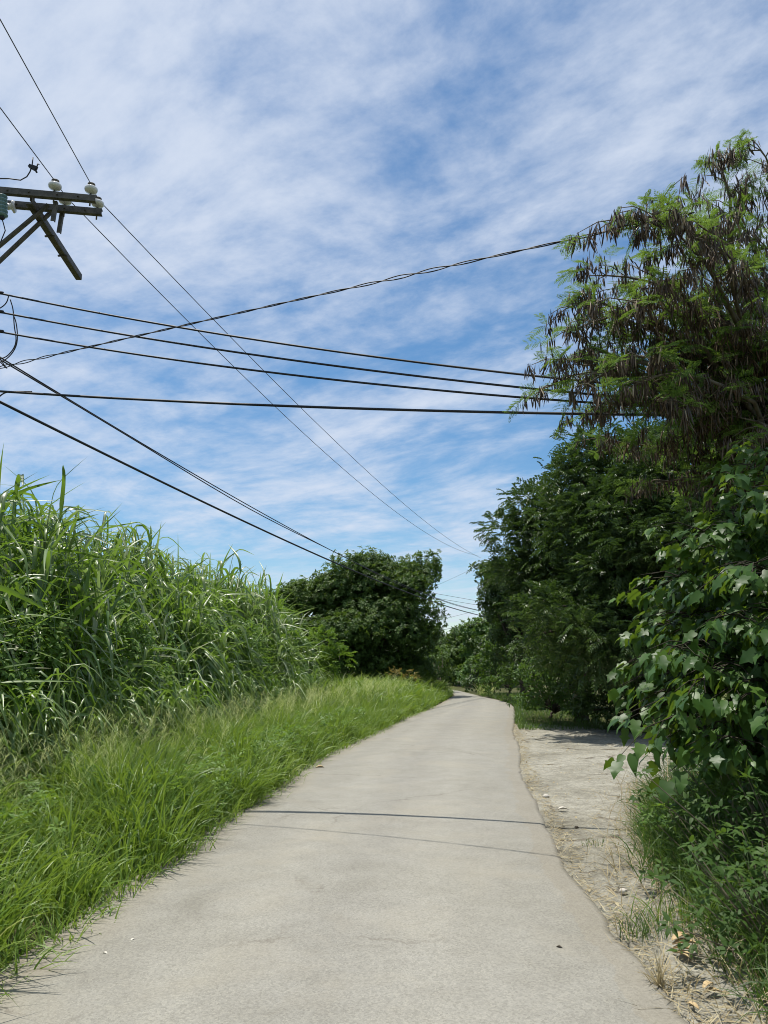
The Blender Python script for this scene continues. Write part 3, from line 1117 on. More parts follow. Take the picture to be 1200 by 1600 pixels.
def build_right_weeds():
    n = 30000
    Y = 1.8 + 8.2 * rng.random(n) ** .9
    d = rng.random(n) ** 1.2 * 3.2
    X = weed_front(Y) + d + rng.normal(0, .08, n)
    h = rng.uniform(.25, .75, n) * np.interp(d, [0, .4, 1.2, 3], [.6, 1.1, 1.45, 1.7])
    v, f, r, a = blades(np.c_[X, Y, np.full(n, -.02)], h, rng.uniform(.005, .012, n), rng.uniform(0, 6.28, n), rng.uniform(.05, .5, n), rng.uniform(.4, 2.0, n), 5, twist=.6,
                        rnd=np.clip(rng.normal(.42, .22, n) + (d < .2) * rng.uniform(0, .4, n), 0, 1))
    o = np_mesh('weedy_grass', v, f, G['shade_toned_grass'], None, {'rnd': r})
    tag(o, 'shaded dark green weedy grass under the lobed-leaf tree', 'grass', kind='stuff')
    # dry straw fringe along the dirt
    n = 2000
    Y = 2.0 + 9 * rng.random(n)
    X = weed_front(Y) + rng.normal(-.05, .22, n)
    p1 = blades(np.c_[X, Y, np.zeros(n)], rng.uniform(.08, .34, n), rng.uniform(.003, .007, n), rng.uniform(0, 6.28, n), rng.uniform(.3, 1.3, n), rng.uniform(.2, 1.0, n), 4)
    m = 2600                                     # scraps lying at the broken road edge
    Y2 = 2 + 20 * rng.random(m) ** 1.3
    X2 = right_edge_x(Y2) + np.abs(rng.normal(.02, .10, m)) + .01
    p2 = blades(np.c_[X2, Y2, np.full(m, .006)], rng.uniform(.03, .16, m), rng.uniform(.003, .008, m), rng.uniform(0, 6.28, m), rng.uniform(1.2, 1.5, m), rng.uniform(0, .15, m), 3)
    m = 1500
    Y3 = 5 + 15 * rng.random(m)
    X3 = right_edge_x(Y3) + rng.random(m) * np.interp(Y3, [5, 9, 14, 20], [1, 3, 4.4, 2.5])
    p3 = blades(np.c_[X3, Y3, np.full(m, .008)], rng.uniform(.03, .14, m), rng.uniform(.003, .007, m), rng.uniform(0, 6.28, m), rng.uniform(1.2, 1.5, m), rng.uniform(0, .15, m), 3)
    v, f, r, a = merge([p1, p2, p3])
    o = np_mesh('dry_straw_litter', v, f, G['straw'], None, {'rnd': r})
    tag(o, 'dry straw scattered along the broken right road edge and dirt', 'straw', kind='stuff')
    m = 1300
    Y4 = 2.5 + 17 * rng.random(m) ** 1.2
    w4 = np.interp(Y4, [2, 5, 9, 14, 20], [.35, .7, 2.8, 4.2, 2.6])
    u4 = np.where(rng.random(m) < .5, rng.random(m), 1 - rng.random(m) ** 2 * .4)
    P4 = np.c_[right_edge_x(Y4) + .03 + u4 * w4, Y4, np.full(m, .012)]
    v, f, r, a = leaves(P4, np.c_[rng.normal(0, 1, m), rng.normal(0, 1, m), rng.normal(.1, .15, m)], np.c_[rng.normal(0, .3, m), rng.normal(0, .3, m), np.ones(m)], rng.uniform(.02, .055, m), rng.uniform(.012, .03, m), OVAL)
    o = np_mesh('leaf_litter', v, f, G['straw'], None, {'rnd': r})
    tag(o, 'small dry leaves littered over the dirt shoulder', 'leaf litter', kind='stuff')
    # leafy ground cover
    n = 900
    Y = 3.0 + 7.5 * rng.random(n)
    d = .25 + rng.random(n) * 2.6
    P = np.c_[weed_front(Y) + d, Y, rng.uniform(.1, .5, n)]
    v, f, r, a = rosettes(P, np.c_[rng.normal(-.2, .3, n), rng.normal(-.2, .3, n), np.ones(n)], 8, .06, .028, OVAL)
    o = np_mesh('leafy_ground_cover', v, f, G['shade_toned_leaf'], None, {'rnd': r})
    tag(o, 'leafy green ground cover in the shade beside the dirt shoulder', 'ground cover', kind='stuff')
    # grass strip at the far end of the shoulder
    n = 6500
    Y = 20.2 + 26 * rng.random(n) ** 1.3
    X = right_edge_x(np.minimum(Y, 36)) + .05 + rng.random(n) ** 1.4 * 2.6
    X = np.where(Y < 22, X + .1, X)
    v, f, r, a = blades(np.c_[X, Y, np.full(n, -.02)], rng.uniform(.08, .3, n), rng.uniform(.009, .016, n), rng.uniform(0, 6.28, n), rng.uniform(.05, .6, n), rng.uniform(.3, 1.6, n), 4, rnd=np.clip(rng.normal(.75, .3, n) - .3 * (Y > 26), 0, 1))
    o = np_mesh('roadside_grass', v, f, G['shade_toned_grass'], None, {'rnd': r, 'along': a})
    tag(o, 'short pale grass strip at the right road edge below the dark trees', 'grass', kind='stuff')


build_right_weeds()


def tuft(name, loc, n, h, w, mat, label, cat, spread=.08, bend=1.2, lean=(.05, .6), group=None):
    b = np.c_[loc[0] + rng.normal(0, spread, n), loc[1] + rng.normal(0, spread, n), np.full(n, loc[2] - .01)]
    v, f, r, a = blades(b, rng.uniform(h * .5, h, n), rng.uniform(w * .6, w, n), rng.uniform(0, 6.28, n), rng.uniform(*lean, n), rng.uniform(.2, bend, n), 6, twist=.5)
    root = bpy.data.objects.new(name, None)
    root.location = loc
    root = None
    o = np_mesh(name, v - np.array(loc), f, mat, None, {'rnd': r, 'along': a})
    o.location = loc
    return tag(o, label, cat, group)


tuft('dry_grass_clump', gnd(1062, 1275), 46, 1.15, .011, G['straw'], 'tall dry brown grass clump arching out over the dirt shoulder', 'grass clump', .10, 1.6, (.1, .8))
tuft('dry_grass_clump', gnd(990, 1268), 12, .62, .006, G['straw'], 'thin wispy dry stems standing alone on the dirt', 'grass clump', .05, 1.3, (.1, .6))
tuft('weed_tuft', gnd(1000, 1462), 60, .26, .006, G['shade_toned_grass'], 'low green tuft on the dirt close to the road edge', 'weed', .07, 1.4)
tuft('weed_tuft', gnd(926, 1322), 30, .12, .006, G['shade_toned_grass'], 'tiny tuft alone in the middle of the dirt shoulder', 'weed', .05, 1.2)
tuft('weed_tuft', gnd(1045, 1450), 70, .34, .007, G['verge'], 'taller pale tuft at the border of the shaded weeds', 'weed', .09, 1.5)
tuft('weed_tuft', gnd(1030, 1545), 40, .24, .007, G['straw'], 'straw-coloured tuft on the lower dirt strip', 'weed', .012, 1.2)

# ------------------------------------------------------------------ trees


def lobes_px(spec):
    """(px, py, Y, rx, ry, rz) -> lobes with the centre where it stands"""
    return [(tuple(at(px, py, Y)), (rx, ry, rz)) for px, py, Y, rx, ry, rz in spec]


# left of the road, past the cane
tree('shade_tree', (-.9, 41, 0), lobes_px([(556, 912, 41, 1.9, 2.0, 1.75), (500, 950, 41, 2.1, 2.2, 1.7), (612, 914, 40.5, 1.9, 2.0, 1.6), (652, 908, 41, 1.3, 1.4, 1.35), (600, 985, 39.5, 2.6, 1.6, 1.7),
      (520, 1000, 39, 2.4, 1.6, 1.6), (655, 1000, 40.5, 1.3, 1.4, 1.4), (468, 945, 41.5, 1.3, 1.3, 1.2), (580, 950, 42.5, 3.2, 1.6, 2.2), (560, 1040, 40, 2.6, 1.4, 1.1), (640, 1045, 41.5, 1.8, 1.4, 1.0)]), 'rosette', G['olive_leaf'],
     'broad round dark tree left of the road bend, cables passing before it', per_area=9.5, r0=.24, fork=1.6, leaf=(.18, .09), pairs=8, sub=11, shell=(.5, 1.35))
tree('small_tree', (-5.2, 41, 0), lobes_px([(430, 945, 40, 1.2, 1.2, 1.2), (410, 960, 40, .9, .9, .9), (440, 985, 39, 1.2, 1.2, 1.3)]), 'rosette', G['olive_leaf'],
     'small dark tree peeping over the far end of the cane grass', per_area=7, r0=.12, fork=1.2, leaf=(.18, .09), pairs=7)
tree('shrub', gnd(520, 1075) * 0.85, lobes_px([(505, 1010, 29, .7, .7, .8), (520, 1035, 29, .8, .8, .7), (490, 1045, 29, .7, .7, .6)]), 'compound', G['fresh_leaf'],
     'fresh green shrub at the far end of the cane wall', 'shrub', per_area=11, r0=.04, fork=.4, leaf=(.16, .06), pairs=5, rach=.35, zmin=.1)
tree('amber_shrub', (0.9, 37.5, 0), lobes_px([(617, 1056, 37.5, .55, .5, .3), (640, 1060, 37.5, .5, .4, .25)]), 'compound', G['amber_leaf'],
     'low yellow-orange shrub at the foot of the round tree', 'shrub', per_area=12, r0=.03, fork=.2, leaf=(.13, .06), pairs=4, rach=.25, zmin=.1)
tree('shrub', (3.0, 44.5, 0), lobes_px([(668, 1050, 44.5, 1.0, .9, .8), (650, 1035, 45.5, 1.2, 1, 1.0), (690, 1040, 47, 1.0, 1, 1.1)]), 'rosette', G['olive_leaf'],
     'dull olive shrub under the right side of the round tree', 'shrub', per_area=8, r0=.05, fork=.5, leaf=(.17, .08), pairs=6, zmin=.1)

# closing the view past the bend
FAR = [
    ((7.2, 66, 0), [(722, 1030, 66, 2.4, 2.2, 2.0), (735, 1005, 67, 2.2, 2, 1.6), (705, 1045, 65, 1.6, 1.6, 1.6), (735, 1060, 63, 2.2, 1.5, 1.2)], 'olive_leaf', 'rounded olive tree closing the view where the road disappears'),
    ((10.2, 62, 0), [(765, 1010, 62, 2.3, 2.2, 2.3), (780, 985, 62, 1.8, 1.8, 1.6), (755, 1050, 60, 2.2, 1.6, 1.4)], 'mid_leaf', 'lighter green tree behind the right road edge at the bend'),
    ((4.2, 70, 0), [(685, 1025, 70, 2.4, 2.2, 2.3), (660, 1030, 71, 2.4, 2.2, 2.6), (690, 1060, 66, 2.4, 1.5, 1.4)], 'dark_leaf', 'dark low tree far beyond the bend, partly behind the round tree'),
    ((15.5, 72, 0), [(820, 1000, 72, 4, 3, 3.4), (860, 1000, 74, 4, 3, 3.4)], 'dark_leaf', 'dark tree far back among the trees right of the bend'),
    ((-4.0, 74, 0), [(560, 1010, 74, 5, 3, 3.2), (480, 1010, 74, 5, 3, 3.0), (620, 1020, 74, 4, 3, 3)], 'dark_leaf', 'wide dark tree far behind the round tree'),
]
for b, lb, mt, lab in FAR:
    tree('distant_tree', b, lobes_px(lb), 'rosette', G[mt], lab, group='trees beyond the bend', per_area=5.5, r0=.2, fork=1.6, leaf=(.3, .15), pairs=7, zmin=.2)

# right of the road
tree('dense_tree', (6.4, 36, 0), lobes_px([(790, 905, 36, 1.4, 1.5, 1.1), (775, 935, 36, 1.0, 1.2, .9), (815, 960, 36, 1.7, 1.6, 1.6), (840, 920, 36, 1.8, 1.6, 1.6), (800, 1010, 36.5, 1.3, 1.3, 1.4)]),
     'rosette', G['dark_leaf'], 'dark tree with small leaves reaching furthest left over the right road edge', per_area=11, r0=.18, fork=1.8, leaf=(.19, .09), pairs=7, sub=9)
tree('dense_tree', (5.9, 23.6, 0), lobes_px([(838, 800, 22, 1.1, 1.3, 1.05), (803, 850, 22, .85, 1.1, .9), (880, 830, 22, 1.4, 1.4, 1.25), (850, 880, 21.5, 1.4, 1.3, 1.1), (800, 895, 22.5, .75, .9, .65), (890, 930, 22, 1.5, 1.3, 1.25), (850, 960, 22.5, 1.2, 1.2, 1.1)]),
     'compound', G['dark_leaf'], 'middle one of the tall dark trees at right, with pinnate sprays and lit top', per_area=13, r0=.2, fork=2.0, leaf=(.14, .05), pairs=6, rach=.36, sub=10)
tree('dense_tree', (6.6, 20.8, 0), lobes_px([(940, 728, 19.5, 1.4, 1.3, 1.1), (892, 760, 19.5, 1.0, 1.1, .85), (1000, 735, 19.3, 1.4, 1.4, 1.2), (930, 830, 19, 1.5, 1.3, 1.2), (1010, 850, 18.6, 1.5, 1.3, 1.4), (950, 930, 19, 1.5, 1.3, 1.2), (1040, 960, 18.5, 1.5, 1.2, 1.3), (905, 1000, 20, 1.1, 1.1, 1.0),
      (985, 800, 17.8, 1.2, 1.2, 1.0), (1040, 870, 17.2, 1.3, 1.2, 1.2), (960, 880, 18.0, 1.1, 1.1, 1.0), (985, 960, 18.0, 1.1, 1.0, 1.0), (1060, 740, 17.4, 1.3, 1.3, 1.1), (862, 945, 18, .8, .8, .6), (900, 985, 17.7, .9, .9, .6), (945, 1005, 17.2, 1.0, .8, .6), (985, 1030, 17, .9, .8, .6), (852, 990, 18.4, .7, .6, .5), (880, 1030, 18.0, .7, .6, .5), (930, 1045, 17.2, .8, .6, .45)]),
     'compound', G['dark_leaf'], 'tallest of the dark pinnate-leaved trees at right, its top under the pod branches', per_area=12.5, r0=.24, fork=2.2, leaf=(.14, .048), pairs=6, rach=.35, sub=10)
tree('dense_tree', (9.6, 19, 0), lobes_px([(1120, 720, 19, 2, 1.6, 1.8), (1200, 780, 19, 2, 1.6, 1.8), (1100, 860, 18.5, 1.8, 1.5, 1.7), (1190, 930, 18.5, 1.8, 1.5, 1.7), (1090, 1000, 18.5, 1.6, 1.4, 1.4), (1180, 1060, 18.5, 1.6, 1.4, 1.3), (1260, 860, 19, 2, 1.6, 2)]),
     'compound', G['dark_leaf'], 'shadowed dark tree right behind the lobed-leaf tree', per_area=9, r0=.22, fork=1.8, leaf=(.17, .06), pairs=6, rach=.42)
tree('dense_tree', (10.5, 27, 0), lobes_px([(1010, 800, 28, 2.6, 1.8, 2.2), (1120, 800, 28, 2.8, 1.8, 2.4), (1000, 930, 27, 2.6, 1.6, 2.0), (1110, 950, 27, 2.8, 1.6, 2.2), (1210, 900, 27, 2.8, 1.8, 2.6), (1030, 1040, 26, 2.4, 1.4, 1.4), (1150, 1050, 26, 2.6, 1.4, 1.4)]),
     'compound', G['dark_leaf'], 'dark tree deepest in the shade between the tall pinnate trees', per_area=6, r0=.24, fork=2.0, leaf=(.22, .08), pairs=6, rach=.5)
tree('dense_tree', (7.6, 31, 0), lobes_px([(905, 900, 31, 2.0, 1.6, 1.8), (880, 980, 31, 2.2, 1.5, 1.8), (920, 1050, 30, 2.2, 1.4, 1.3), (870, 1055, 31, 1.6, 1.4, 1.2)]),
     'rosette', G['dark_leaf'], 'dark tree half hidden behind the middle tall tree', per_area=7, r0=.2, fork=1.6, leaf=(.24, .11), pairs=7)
tree('understorey_tree', (6.3, 20.5, 0), lobes_px([(985, 1040, 20, 1.4, 1.1, 1.0), (945, 1075, 20.5, 1.1, 1, .8), (1060, 1060, 19, 1.5, 1, 1.0), (1005, 1090, 19.2, 1.3, .9, .65), (925, 1105, 20.6, .9, .8, .5), (1080, 1110, 18.6, 1.4, .9, .7), (965, 1125, 19.6, .8, .6, .35), (1160, 1110, 18, 1.6, .9, .9), (1120, 1040, 19.4, 1.5, 1, 1.2)]),
     'rosette', G['dark_leaf'], 'low dark bush in deep shade behind the dirt shoulder', 'bush', per_area=11, r0=.08, fork=.5, leaf=(.14, .06), pairs=6, zmin=.08)
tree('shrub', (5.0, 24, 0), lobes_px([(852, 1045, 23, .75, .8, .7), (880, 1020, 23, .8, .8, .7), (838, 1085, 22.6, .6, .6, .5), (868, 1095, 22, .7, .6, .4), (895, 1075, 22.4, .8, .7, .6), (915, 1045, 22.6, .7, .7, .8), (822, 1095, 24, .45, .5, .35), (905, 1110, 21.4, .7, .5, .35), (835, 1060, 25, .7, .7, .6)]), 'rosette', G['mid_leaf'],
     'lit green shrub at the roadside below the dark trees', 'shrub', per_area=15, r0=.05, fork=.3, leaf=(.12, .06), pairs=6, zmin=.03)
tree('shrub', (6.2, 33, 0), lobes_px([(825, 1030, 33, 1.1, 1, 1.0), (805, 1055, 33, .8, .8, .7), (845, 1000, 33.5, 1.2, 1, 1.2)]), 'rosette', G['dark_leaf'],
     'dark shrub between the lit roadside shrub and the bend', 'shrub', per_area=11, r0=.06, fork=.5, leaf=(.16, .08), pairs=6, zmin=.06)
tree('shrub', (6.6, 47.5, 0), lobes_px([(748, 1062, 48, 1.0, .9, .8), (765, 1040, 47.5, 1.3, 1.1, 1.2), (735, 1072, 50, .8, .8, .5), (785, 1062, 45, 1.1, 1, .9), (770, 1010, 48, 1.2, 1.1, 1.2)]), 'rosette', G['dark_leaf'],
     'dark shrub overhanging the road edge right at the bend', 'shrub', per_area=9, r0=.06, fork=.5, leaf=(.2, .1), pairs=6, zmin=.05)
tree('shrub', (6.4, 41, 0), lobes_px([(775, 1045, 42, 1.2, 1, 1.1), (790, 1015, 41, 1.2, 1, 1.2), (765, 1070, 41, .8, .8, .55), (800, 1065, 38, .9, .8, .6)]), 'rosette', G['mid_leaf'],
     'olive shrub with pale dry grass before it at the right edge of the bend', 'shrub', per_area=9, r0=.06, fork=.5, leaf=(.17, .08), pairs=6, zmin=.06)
tuft('pale_grass_clump', (5.7, 44.2, 0), 170, .9, .03, G['seed'], 'pale dry grass clump at the right edge of the far bend', 'grass clump', .24, 1.2)

# ------------------------------------------------------------------ lobed-leaf tree close by on the right


def build_lobed_tree():
    base = (3.95, 7.6, 0)
    root = empty('lobed_leaf_tree', base, 'near tree with large three-lobed leaves leaning in from the right', 'tree')
    fork = Vector((3.85, 7.4, 1.3))
    spec = [(1050, 975, 6.9), (1035, 1055, 6.8), (1050, 1120, 6.2), (1060, 900, 6.6), (1100, 830, 6.4), (1150, 760, 6.4), (1055, 1010, 6.2), (1100, 1060, 5.8), (1140, 960, 5.8), (1180, 880, 5.6),
            (1130, 1000, 6.6), (1190, 1080, 5.6), (1220, 770, 5.8), (1230, 960, 5.4), (1090, 1135, 6.2), (1140, 1150, 5.7), (1080, 960, 7.0), (1170, 820, 7.0), (1260, 860, 6.2), (1120, 890, 7.4),
            (1030, 1025, 7.4), (1240, 1060, 6.0), (1200, 715, 6.6), (1060, 1075, 6.6), (1290, 740, 6.6), (1210, 1160, 6.0), (1040, 925, 7.5), (1160, 1165, 6.2), (1250, 1200, 6.0),
            (1340, 900, 5.0), (1400, 760, 4.8), (1330, 640, 5.6), (1420, 980, 4.6), (1330, 1060, 5.0), (1500, 700, 4.2), (1300, 980, 4.9)]  # extra branches out of view, added to shade the weeds
    mb = MB()
    mb.tube([(3.98, 7.65, -.15), (3.95, 7.6, .3), (3.9, 7.5, .8), fork], [.13, .10, .09, .08], 9)
    P, D = [], []
    for s in spec:
        tgt = at(*s)
        d = tgt - fork
        mid = fork + d * .5 + Vector((random.uniform(-.15, .15), random.uniform(-.15, .15), .22 * d.length))
        pts = []
        for i in range(11):
            q = i / 10
            pts.append(fork * ((1 - q) ** 2) + mid * (2 * q * (1 - q)) + tgt * (q * q))
        mb.tube(pts, [.019 * (1 - .86 * i / 10) for i in range(11)], 6)
        # side shoots in tiers, leaves along each
        for j in range(3, 11):
            for sh in range(5):
                o = pts[j]
                a = random.uniform(0, 6.28)
                tang = (pts[min(j + 1, 10)] - pts[j - 1]).normalized()
                side = Vector((math.cos(a), math.sin(a), random.uniform(-.25, .35)))
                dv = (tang * .7 + side).normalized()
                ln = random.uniform(.18, .48)
                e = o + dv * ln - Vector((0, 0, ln * .25))
                mb.tube([o, o + dv * ln * .5, e], [.005, .004, .0025], 4, False)
                for q in (0.2, 0.35, .6, .8, .92, 1.0, 1.0):
                    p = o.lerp(e, q)
                    P.append(p)
                    la = random.uniform(0, 6.28)
                    ld = dv * .6 + Vector((math.cos(la), math.sin(la), 0)) * .7 + Vector((-.25, -.15, -.75))
                    D.append(ld)
    P = np.array([tuple(p) for p in P])
    D = norm(np.array([tuple(d) for d in D]))
    n = len(P)
    stalk = rng.uniform(.03, .10, (n, 1))
    Nn = np.array([-.15, -.05, 1.0]) + rng.normal(0, .5, (n, 3))
    L = .05 + .115 * rng.random(n) ** .8
    k = rng.random(n) < .75
    Q = P + D * stalk
    v, f, r, a = merge([leaves(Q[k], D[k], Nn[k], L[k], L[k] * rng.uniform(.5, .85, k.sum()), LOBED),
                        leaves(Q[~k], D[~k], Nn[~k], L[~k], L[~k] * rng.uniform(.45, .7, (~k).sum()), HEART)])
    np_mesh('crown', v, f, G['mulberry'], root, {'rnd': r}, smooth=True)
    mb.build('trunk', G['dark_bark'], root, True)


build_lobed_tree()

# leafy plant at the foot
def leafy_plant(name, loc, n, h, label, mat='fresh_leaf', sp=.16):
    P = np.c_[loc[0] + rng.normal(0, sp, n), loc[1] + rng.normal(0, sp, n), rng.uniform(.08, h, n)]
    v, f, r, a = rosettes(P - np.array(loc), np.c_[rng.normal(-.2, .4, n), rng.normal(-.2, .4, n), np.ones(n)], 7, .062, .03, HEART)
    root = empty(name, loc, label, 'plant')
    o = np_mesh('foliage', v + np.array(loc), f, G[mat], root, {'rnd': r})
    mb = MB()
    for p in P[::2]:
        mb.tube([(loc[0] + random.uniform(-.04, .04), loc[1] + random.uniform(-.04, .04), -.02), tuple(p)], [.005, .003], 4, False)
    mb.build('stem', G['twig'], root)


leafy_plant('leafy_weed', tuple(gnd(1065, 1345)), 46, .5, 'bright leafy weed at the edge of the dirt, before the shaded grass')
leafy_plant('leafy_weed', tuple(gnd(1150, 1405)), 130, .75, 'leafy weed in deep shade right under the lobed-leaf tree', 'shade_toned_leaf', .24)
leafy_plant('low_shrub', tuple(gnd(1235, 1520)), 150, .7, 'dark leafy low shrub at the lower right corner', 'shade_toned_leaf', .26)
leafy_plant('low_shrub', tuple(gnd(1165, 1320)), 190, .95, 'dark leafy low shrub round the foot of the lobed-leaf tree', 'shade_toned_leaf', .34)
leafy_plant('low_shrub', tuple(gnd(1260, 1420)), 190, 1.0, 'dark leafy low shrub cut by the right picture edge, below the lobed leaves', 'shade_toned_leaf', .32)

# ------------------------------------------------------------------ pod tree


def pod_verts(n, P, len_, wid):
    """flat hanging pods: lens-shaped strips with thickness"""
    segs = 4
    t = np.linspace(0, 1, segs + 1)
    a = rng.uniform(0, 6.28, n)
    sw = rng.normal(0, .22, (n, 2))
    cv = rng.normal(0, .12, (n, 2))
    c = np.stack([P[:, 0:1] + len_[:, None] * (sw[:, 0:1] * t + cv[:, 0:1] * t * t), P[:, 1:2] + len_[:, None] * (sw[:, 1:2] * t + cv[:, 1:2] * t * t), P[:, 2:3] - len_[:, None] * t * np.ones((n, 1))], -1)
    w = wid[:, None] * np.array([.2, .85, 1, .9, .12])[None]
    tw = a[:, None] + rng.normal(0, .5, (n, 1)) * t[None]
    B = np.stack([np.cos(tw), np.sin(tw), np.zeros_like(tw)], -1)
    C = np.stack([-np.sin(tw), np.cos(tw), np.zeros_like(tw)], -1)
    V = np.stack([c - B * (w / 2)[..., None], c + C * (w * .14)[..., None], c + B * (w / 2)[..., None], c - C * (w * .14)[..., None]], 2)
    idx = np.arange(n * (segs + 1) * 4).reshape(n, segs + 1, 4)
    f = [np.stack([idx[:, :-1, k], idx[:, :-1, (k + 1) % 4], idx[:, 1:, (k + 1) % 4], idx[:, 1:, k]], -1).reshape(-1, 4) for k in range(4)]
    r = np.clip(np.abs(rng.normal(.25, .25, n)) + (rng.random(n) < .07) * .6, 0, 1)
    return V.reshape(-1, 3), np.concatenate(f), np.repeat(r, (segs + 1) * 4), np.zeros(n * (segs + 1) * 4)


def build_pod_tree():
    base = (5.6, 9.3, 0)
    root = empty('pod_tree', base, 'feathery-leaved tree hung with bunches of brown seed pods, upper right', 'tree')
    mb = MB()
    fork = Vector((5.2, 9.0, 3.4))
    mb.tube([(5.6, 9.3, -.15), (5.55, 9.25, .8), (5.4, 9.15, 2.0), fork], [.15, .12, .11, .09], 9)
    tips = [(975, 340, 6.6), (1020, 335, 6.4), (1065, 345, 6.5), (1000, 600, 7.3), (1030, 625, 7.4), (1130, 262, 7.7), (893, 478, 8.1), (1000, 420, 8.3), (868, 605, 8.2), (935, 545, 8.5), (1050, 330, 8.1), (1190, 235, 7.9), (1100, 460, 8.6), (1185, 380, 7.8),
            (1040, 600, 8.8), (1150, 560, 8.0), (960, 690, 9.2), (1060, 690, 8.6), (1180, 680, 7.6), (1230, 300, 8.2), (1010, 510, 7.8), (1110, 620, 7.6), (1000, 760, 9.2), (1110, 760, 8.8), (1250, 500, 8.4), (1230, 620, 8.6),
            (900, 515, 7.6), (945, 480, 7.8), (885, 560, 7.8), (915, 600, 7.4), (1000, 560, 7.4), (985, 470, 7.2), (1040, 440, 7.2), (920, 430, 8.3), (1085, 390, 7.9), (1160, 470, 8.4), (1060, 540, 8.2), (975, 620, 8.2), (1195, 520, 7.6), (1150, 320, 8.4), (940, 640, 8.9)]
    LP, LD, PC, green = [], [], [], []
    for s in tips:
        tgt = at(*s)
        d = tgt - fork
        bow = Vector((random.uniform(-.5, .5), random.uniform(-.5, .5), max(.5, .34 * d.length) + random.uniform(-.2, .3)))
        mid = fork + d * .55 + bow
        wv = [Vector((random.gauss(0, .1), random.gauss(0, .1), random.gauss(0, .07))) for _ in range(5)]
        pts = []
        for q in np.linspace(0, 1, 13):
            c = q * 4
            k = min(3, int(c))
            w = wv[k].lerp(wv[k + 1], c - k) * min(1, q * 4, (1 - q) * 4 + .2)
            pts.append(fork * ((1 - q) ** 2) + mid * (2 * q * (1 - q)) + tgt * (q * q) + w)
        mb.tube(pts, [.042 * (1 - .9 * i / 12) + .002 for i in range(13)], 6)
        for j in range(3, 13):
            for k in range(3):
                a = random.uniform(0, 6.28)
                o = pts[j]
                tang = (pts[min(j + 1, 12)] - pts[j - 1]).normalized()
                dv = (tang * .8 + Vector((math.cos(a), math.sin(a), random.uniform(-.1, .5))) * .8).normalized()
                ln = random.uniform(.15, .45)
                e = o + dv * ln - Vector((0, 0, .2 * ln))
                m_ = o + dv * ln * .55
                mb.tube([o, m_, e], [.008, .006, .003], 4, False)
                for q in ((.5, m_), (1, e), (1, e)):
                    if random.random() < .42:
                        LP.append(tuple(q[1]))
                        LD.append((dv.x + random.gauss(0, .5), dv.y + random.gauss(0, .5), random.uniform(-.5, .5)))
                if random.random() < .97:
                    PC.append(tuple(e))
                if random.random() < .55:
                    PC.append(tuple(m_))
    # fern-like leaves: rachis > pinnae > leaflets
    LP, LD = np.array(LP), norm(np.array(LD))
    n = len(LP)
    pairs = 6
    L = rng.uniform(.16, .26, n)
    up = np.array([0, 0, 1.0])
    S = norm(np.cross(LD, up + rng.normal(0, .6, (n, 3))))
    t = (np.arange(pairs) + .8) / pairs
    parts = []
    tone = rng.random(n)
    for sg in (-1, 1):
        p = LP[:, None] + LD[:, None] * (t[None, :, None] * L[:, None, None]) - up * (.3 * t[None, :, None] ** 2 * L[:, None, None])
        d = norm(LD[:, None] * .75 + S[:, None] * sg - up * .22 + rng.normal(0, .08, (n, pairs, 3)))
        pp, ddv = p.reshape(-1, 3), d.reshape(-1, 3)
        m = len(pp)
        parts.append(compound(pp, ddv, rng.uniform(.075, .12, m), 8, .025, .0105, droop=.12, spread=1.5))
        parts[-1] = (parts[-1][0], parts[-1][1], np.clip(np.tile(np.repeat(np.repeat(tone, pairs), 8 * 4), 2) * .8 + parts[-1][2] * .2, 0, 1), parts[-1][3])
    v, f, r, a = merge(parts)
    np_mesh('crown', v, f, G['fern'], root, {'rnd': r}, smooth=False)
    mb.build('trunk', G['twig'], root, True)
    # pods: the hundred bunches nearest the eye are parts, the rest one part
    PC = np.array(PC)
    order = np.argsort(np.linalg.norm(PC - np.array([0, 0, 1.6]), axis=1))
    protos = []
    for k in range(8):
        m = int(rng.integers(10, 17))
        pp = np.c_[rng.normal(0, .028, m), rng.normal(0, .028, m), rng.uniform(-.06, .02, m)]
        v, f, r, a = pod_verts(m, pp, rng.uniform(.11, .2, m), rng.uniform(.014, .023, m))
        protos.append((v, f, r))
    first = {}
    for q, i in enumerate(order[:100]):
        k = q % 8
        loc = Vector(PC[i]) - Vector(base)
        if k not in first:
            v, f, r = protos[k]
            o = np_mesh('pod_bunch', v, f, G['pod'], None, {'rnd': r})
            o.parent = root
            first[k] = o
        else:
            o = first[k].copy()
            link(o, root)
        o.location = loc
        o.rotation_euler = (0, 0, rng.uniform(0, 6.28))
    rest = PC[order[100:]]
    m = 10
    pp = np.repeat(rest, m, 0) + rng.normal(0, .035, (len(rest) * m, 3))
    v, f, r, a = pod_verts(len(pp), pp, rng.uniform(.10, .18, len(pp)), rng.uniform(.013, .021, len(pp)))
    o = np_mesh('pods', v, f, G['pod'], root, {'rnd': r})
    o['kind'] = 'stuff'
    print('pod bunches', len(PC), 'fern leaves', n)


build_pod_tree()

# ------------------------------------------------------------------ utility pole
PX, PY = -6.35, 10.55
YA = 10.5
pole_root = empty('utility_pole', (PX, PY, 0), 'utility pole with double steel crossarm and white insulators, upper left', 'utility pole')


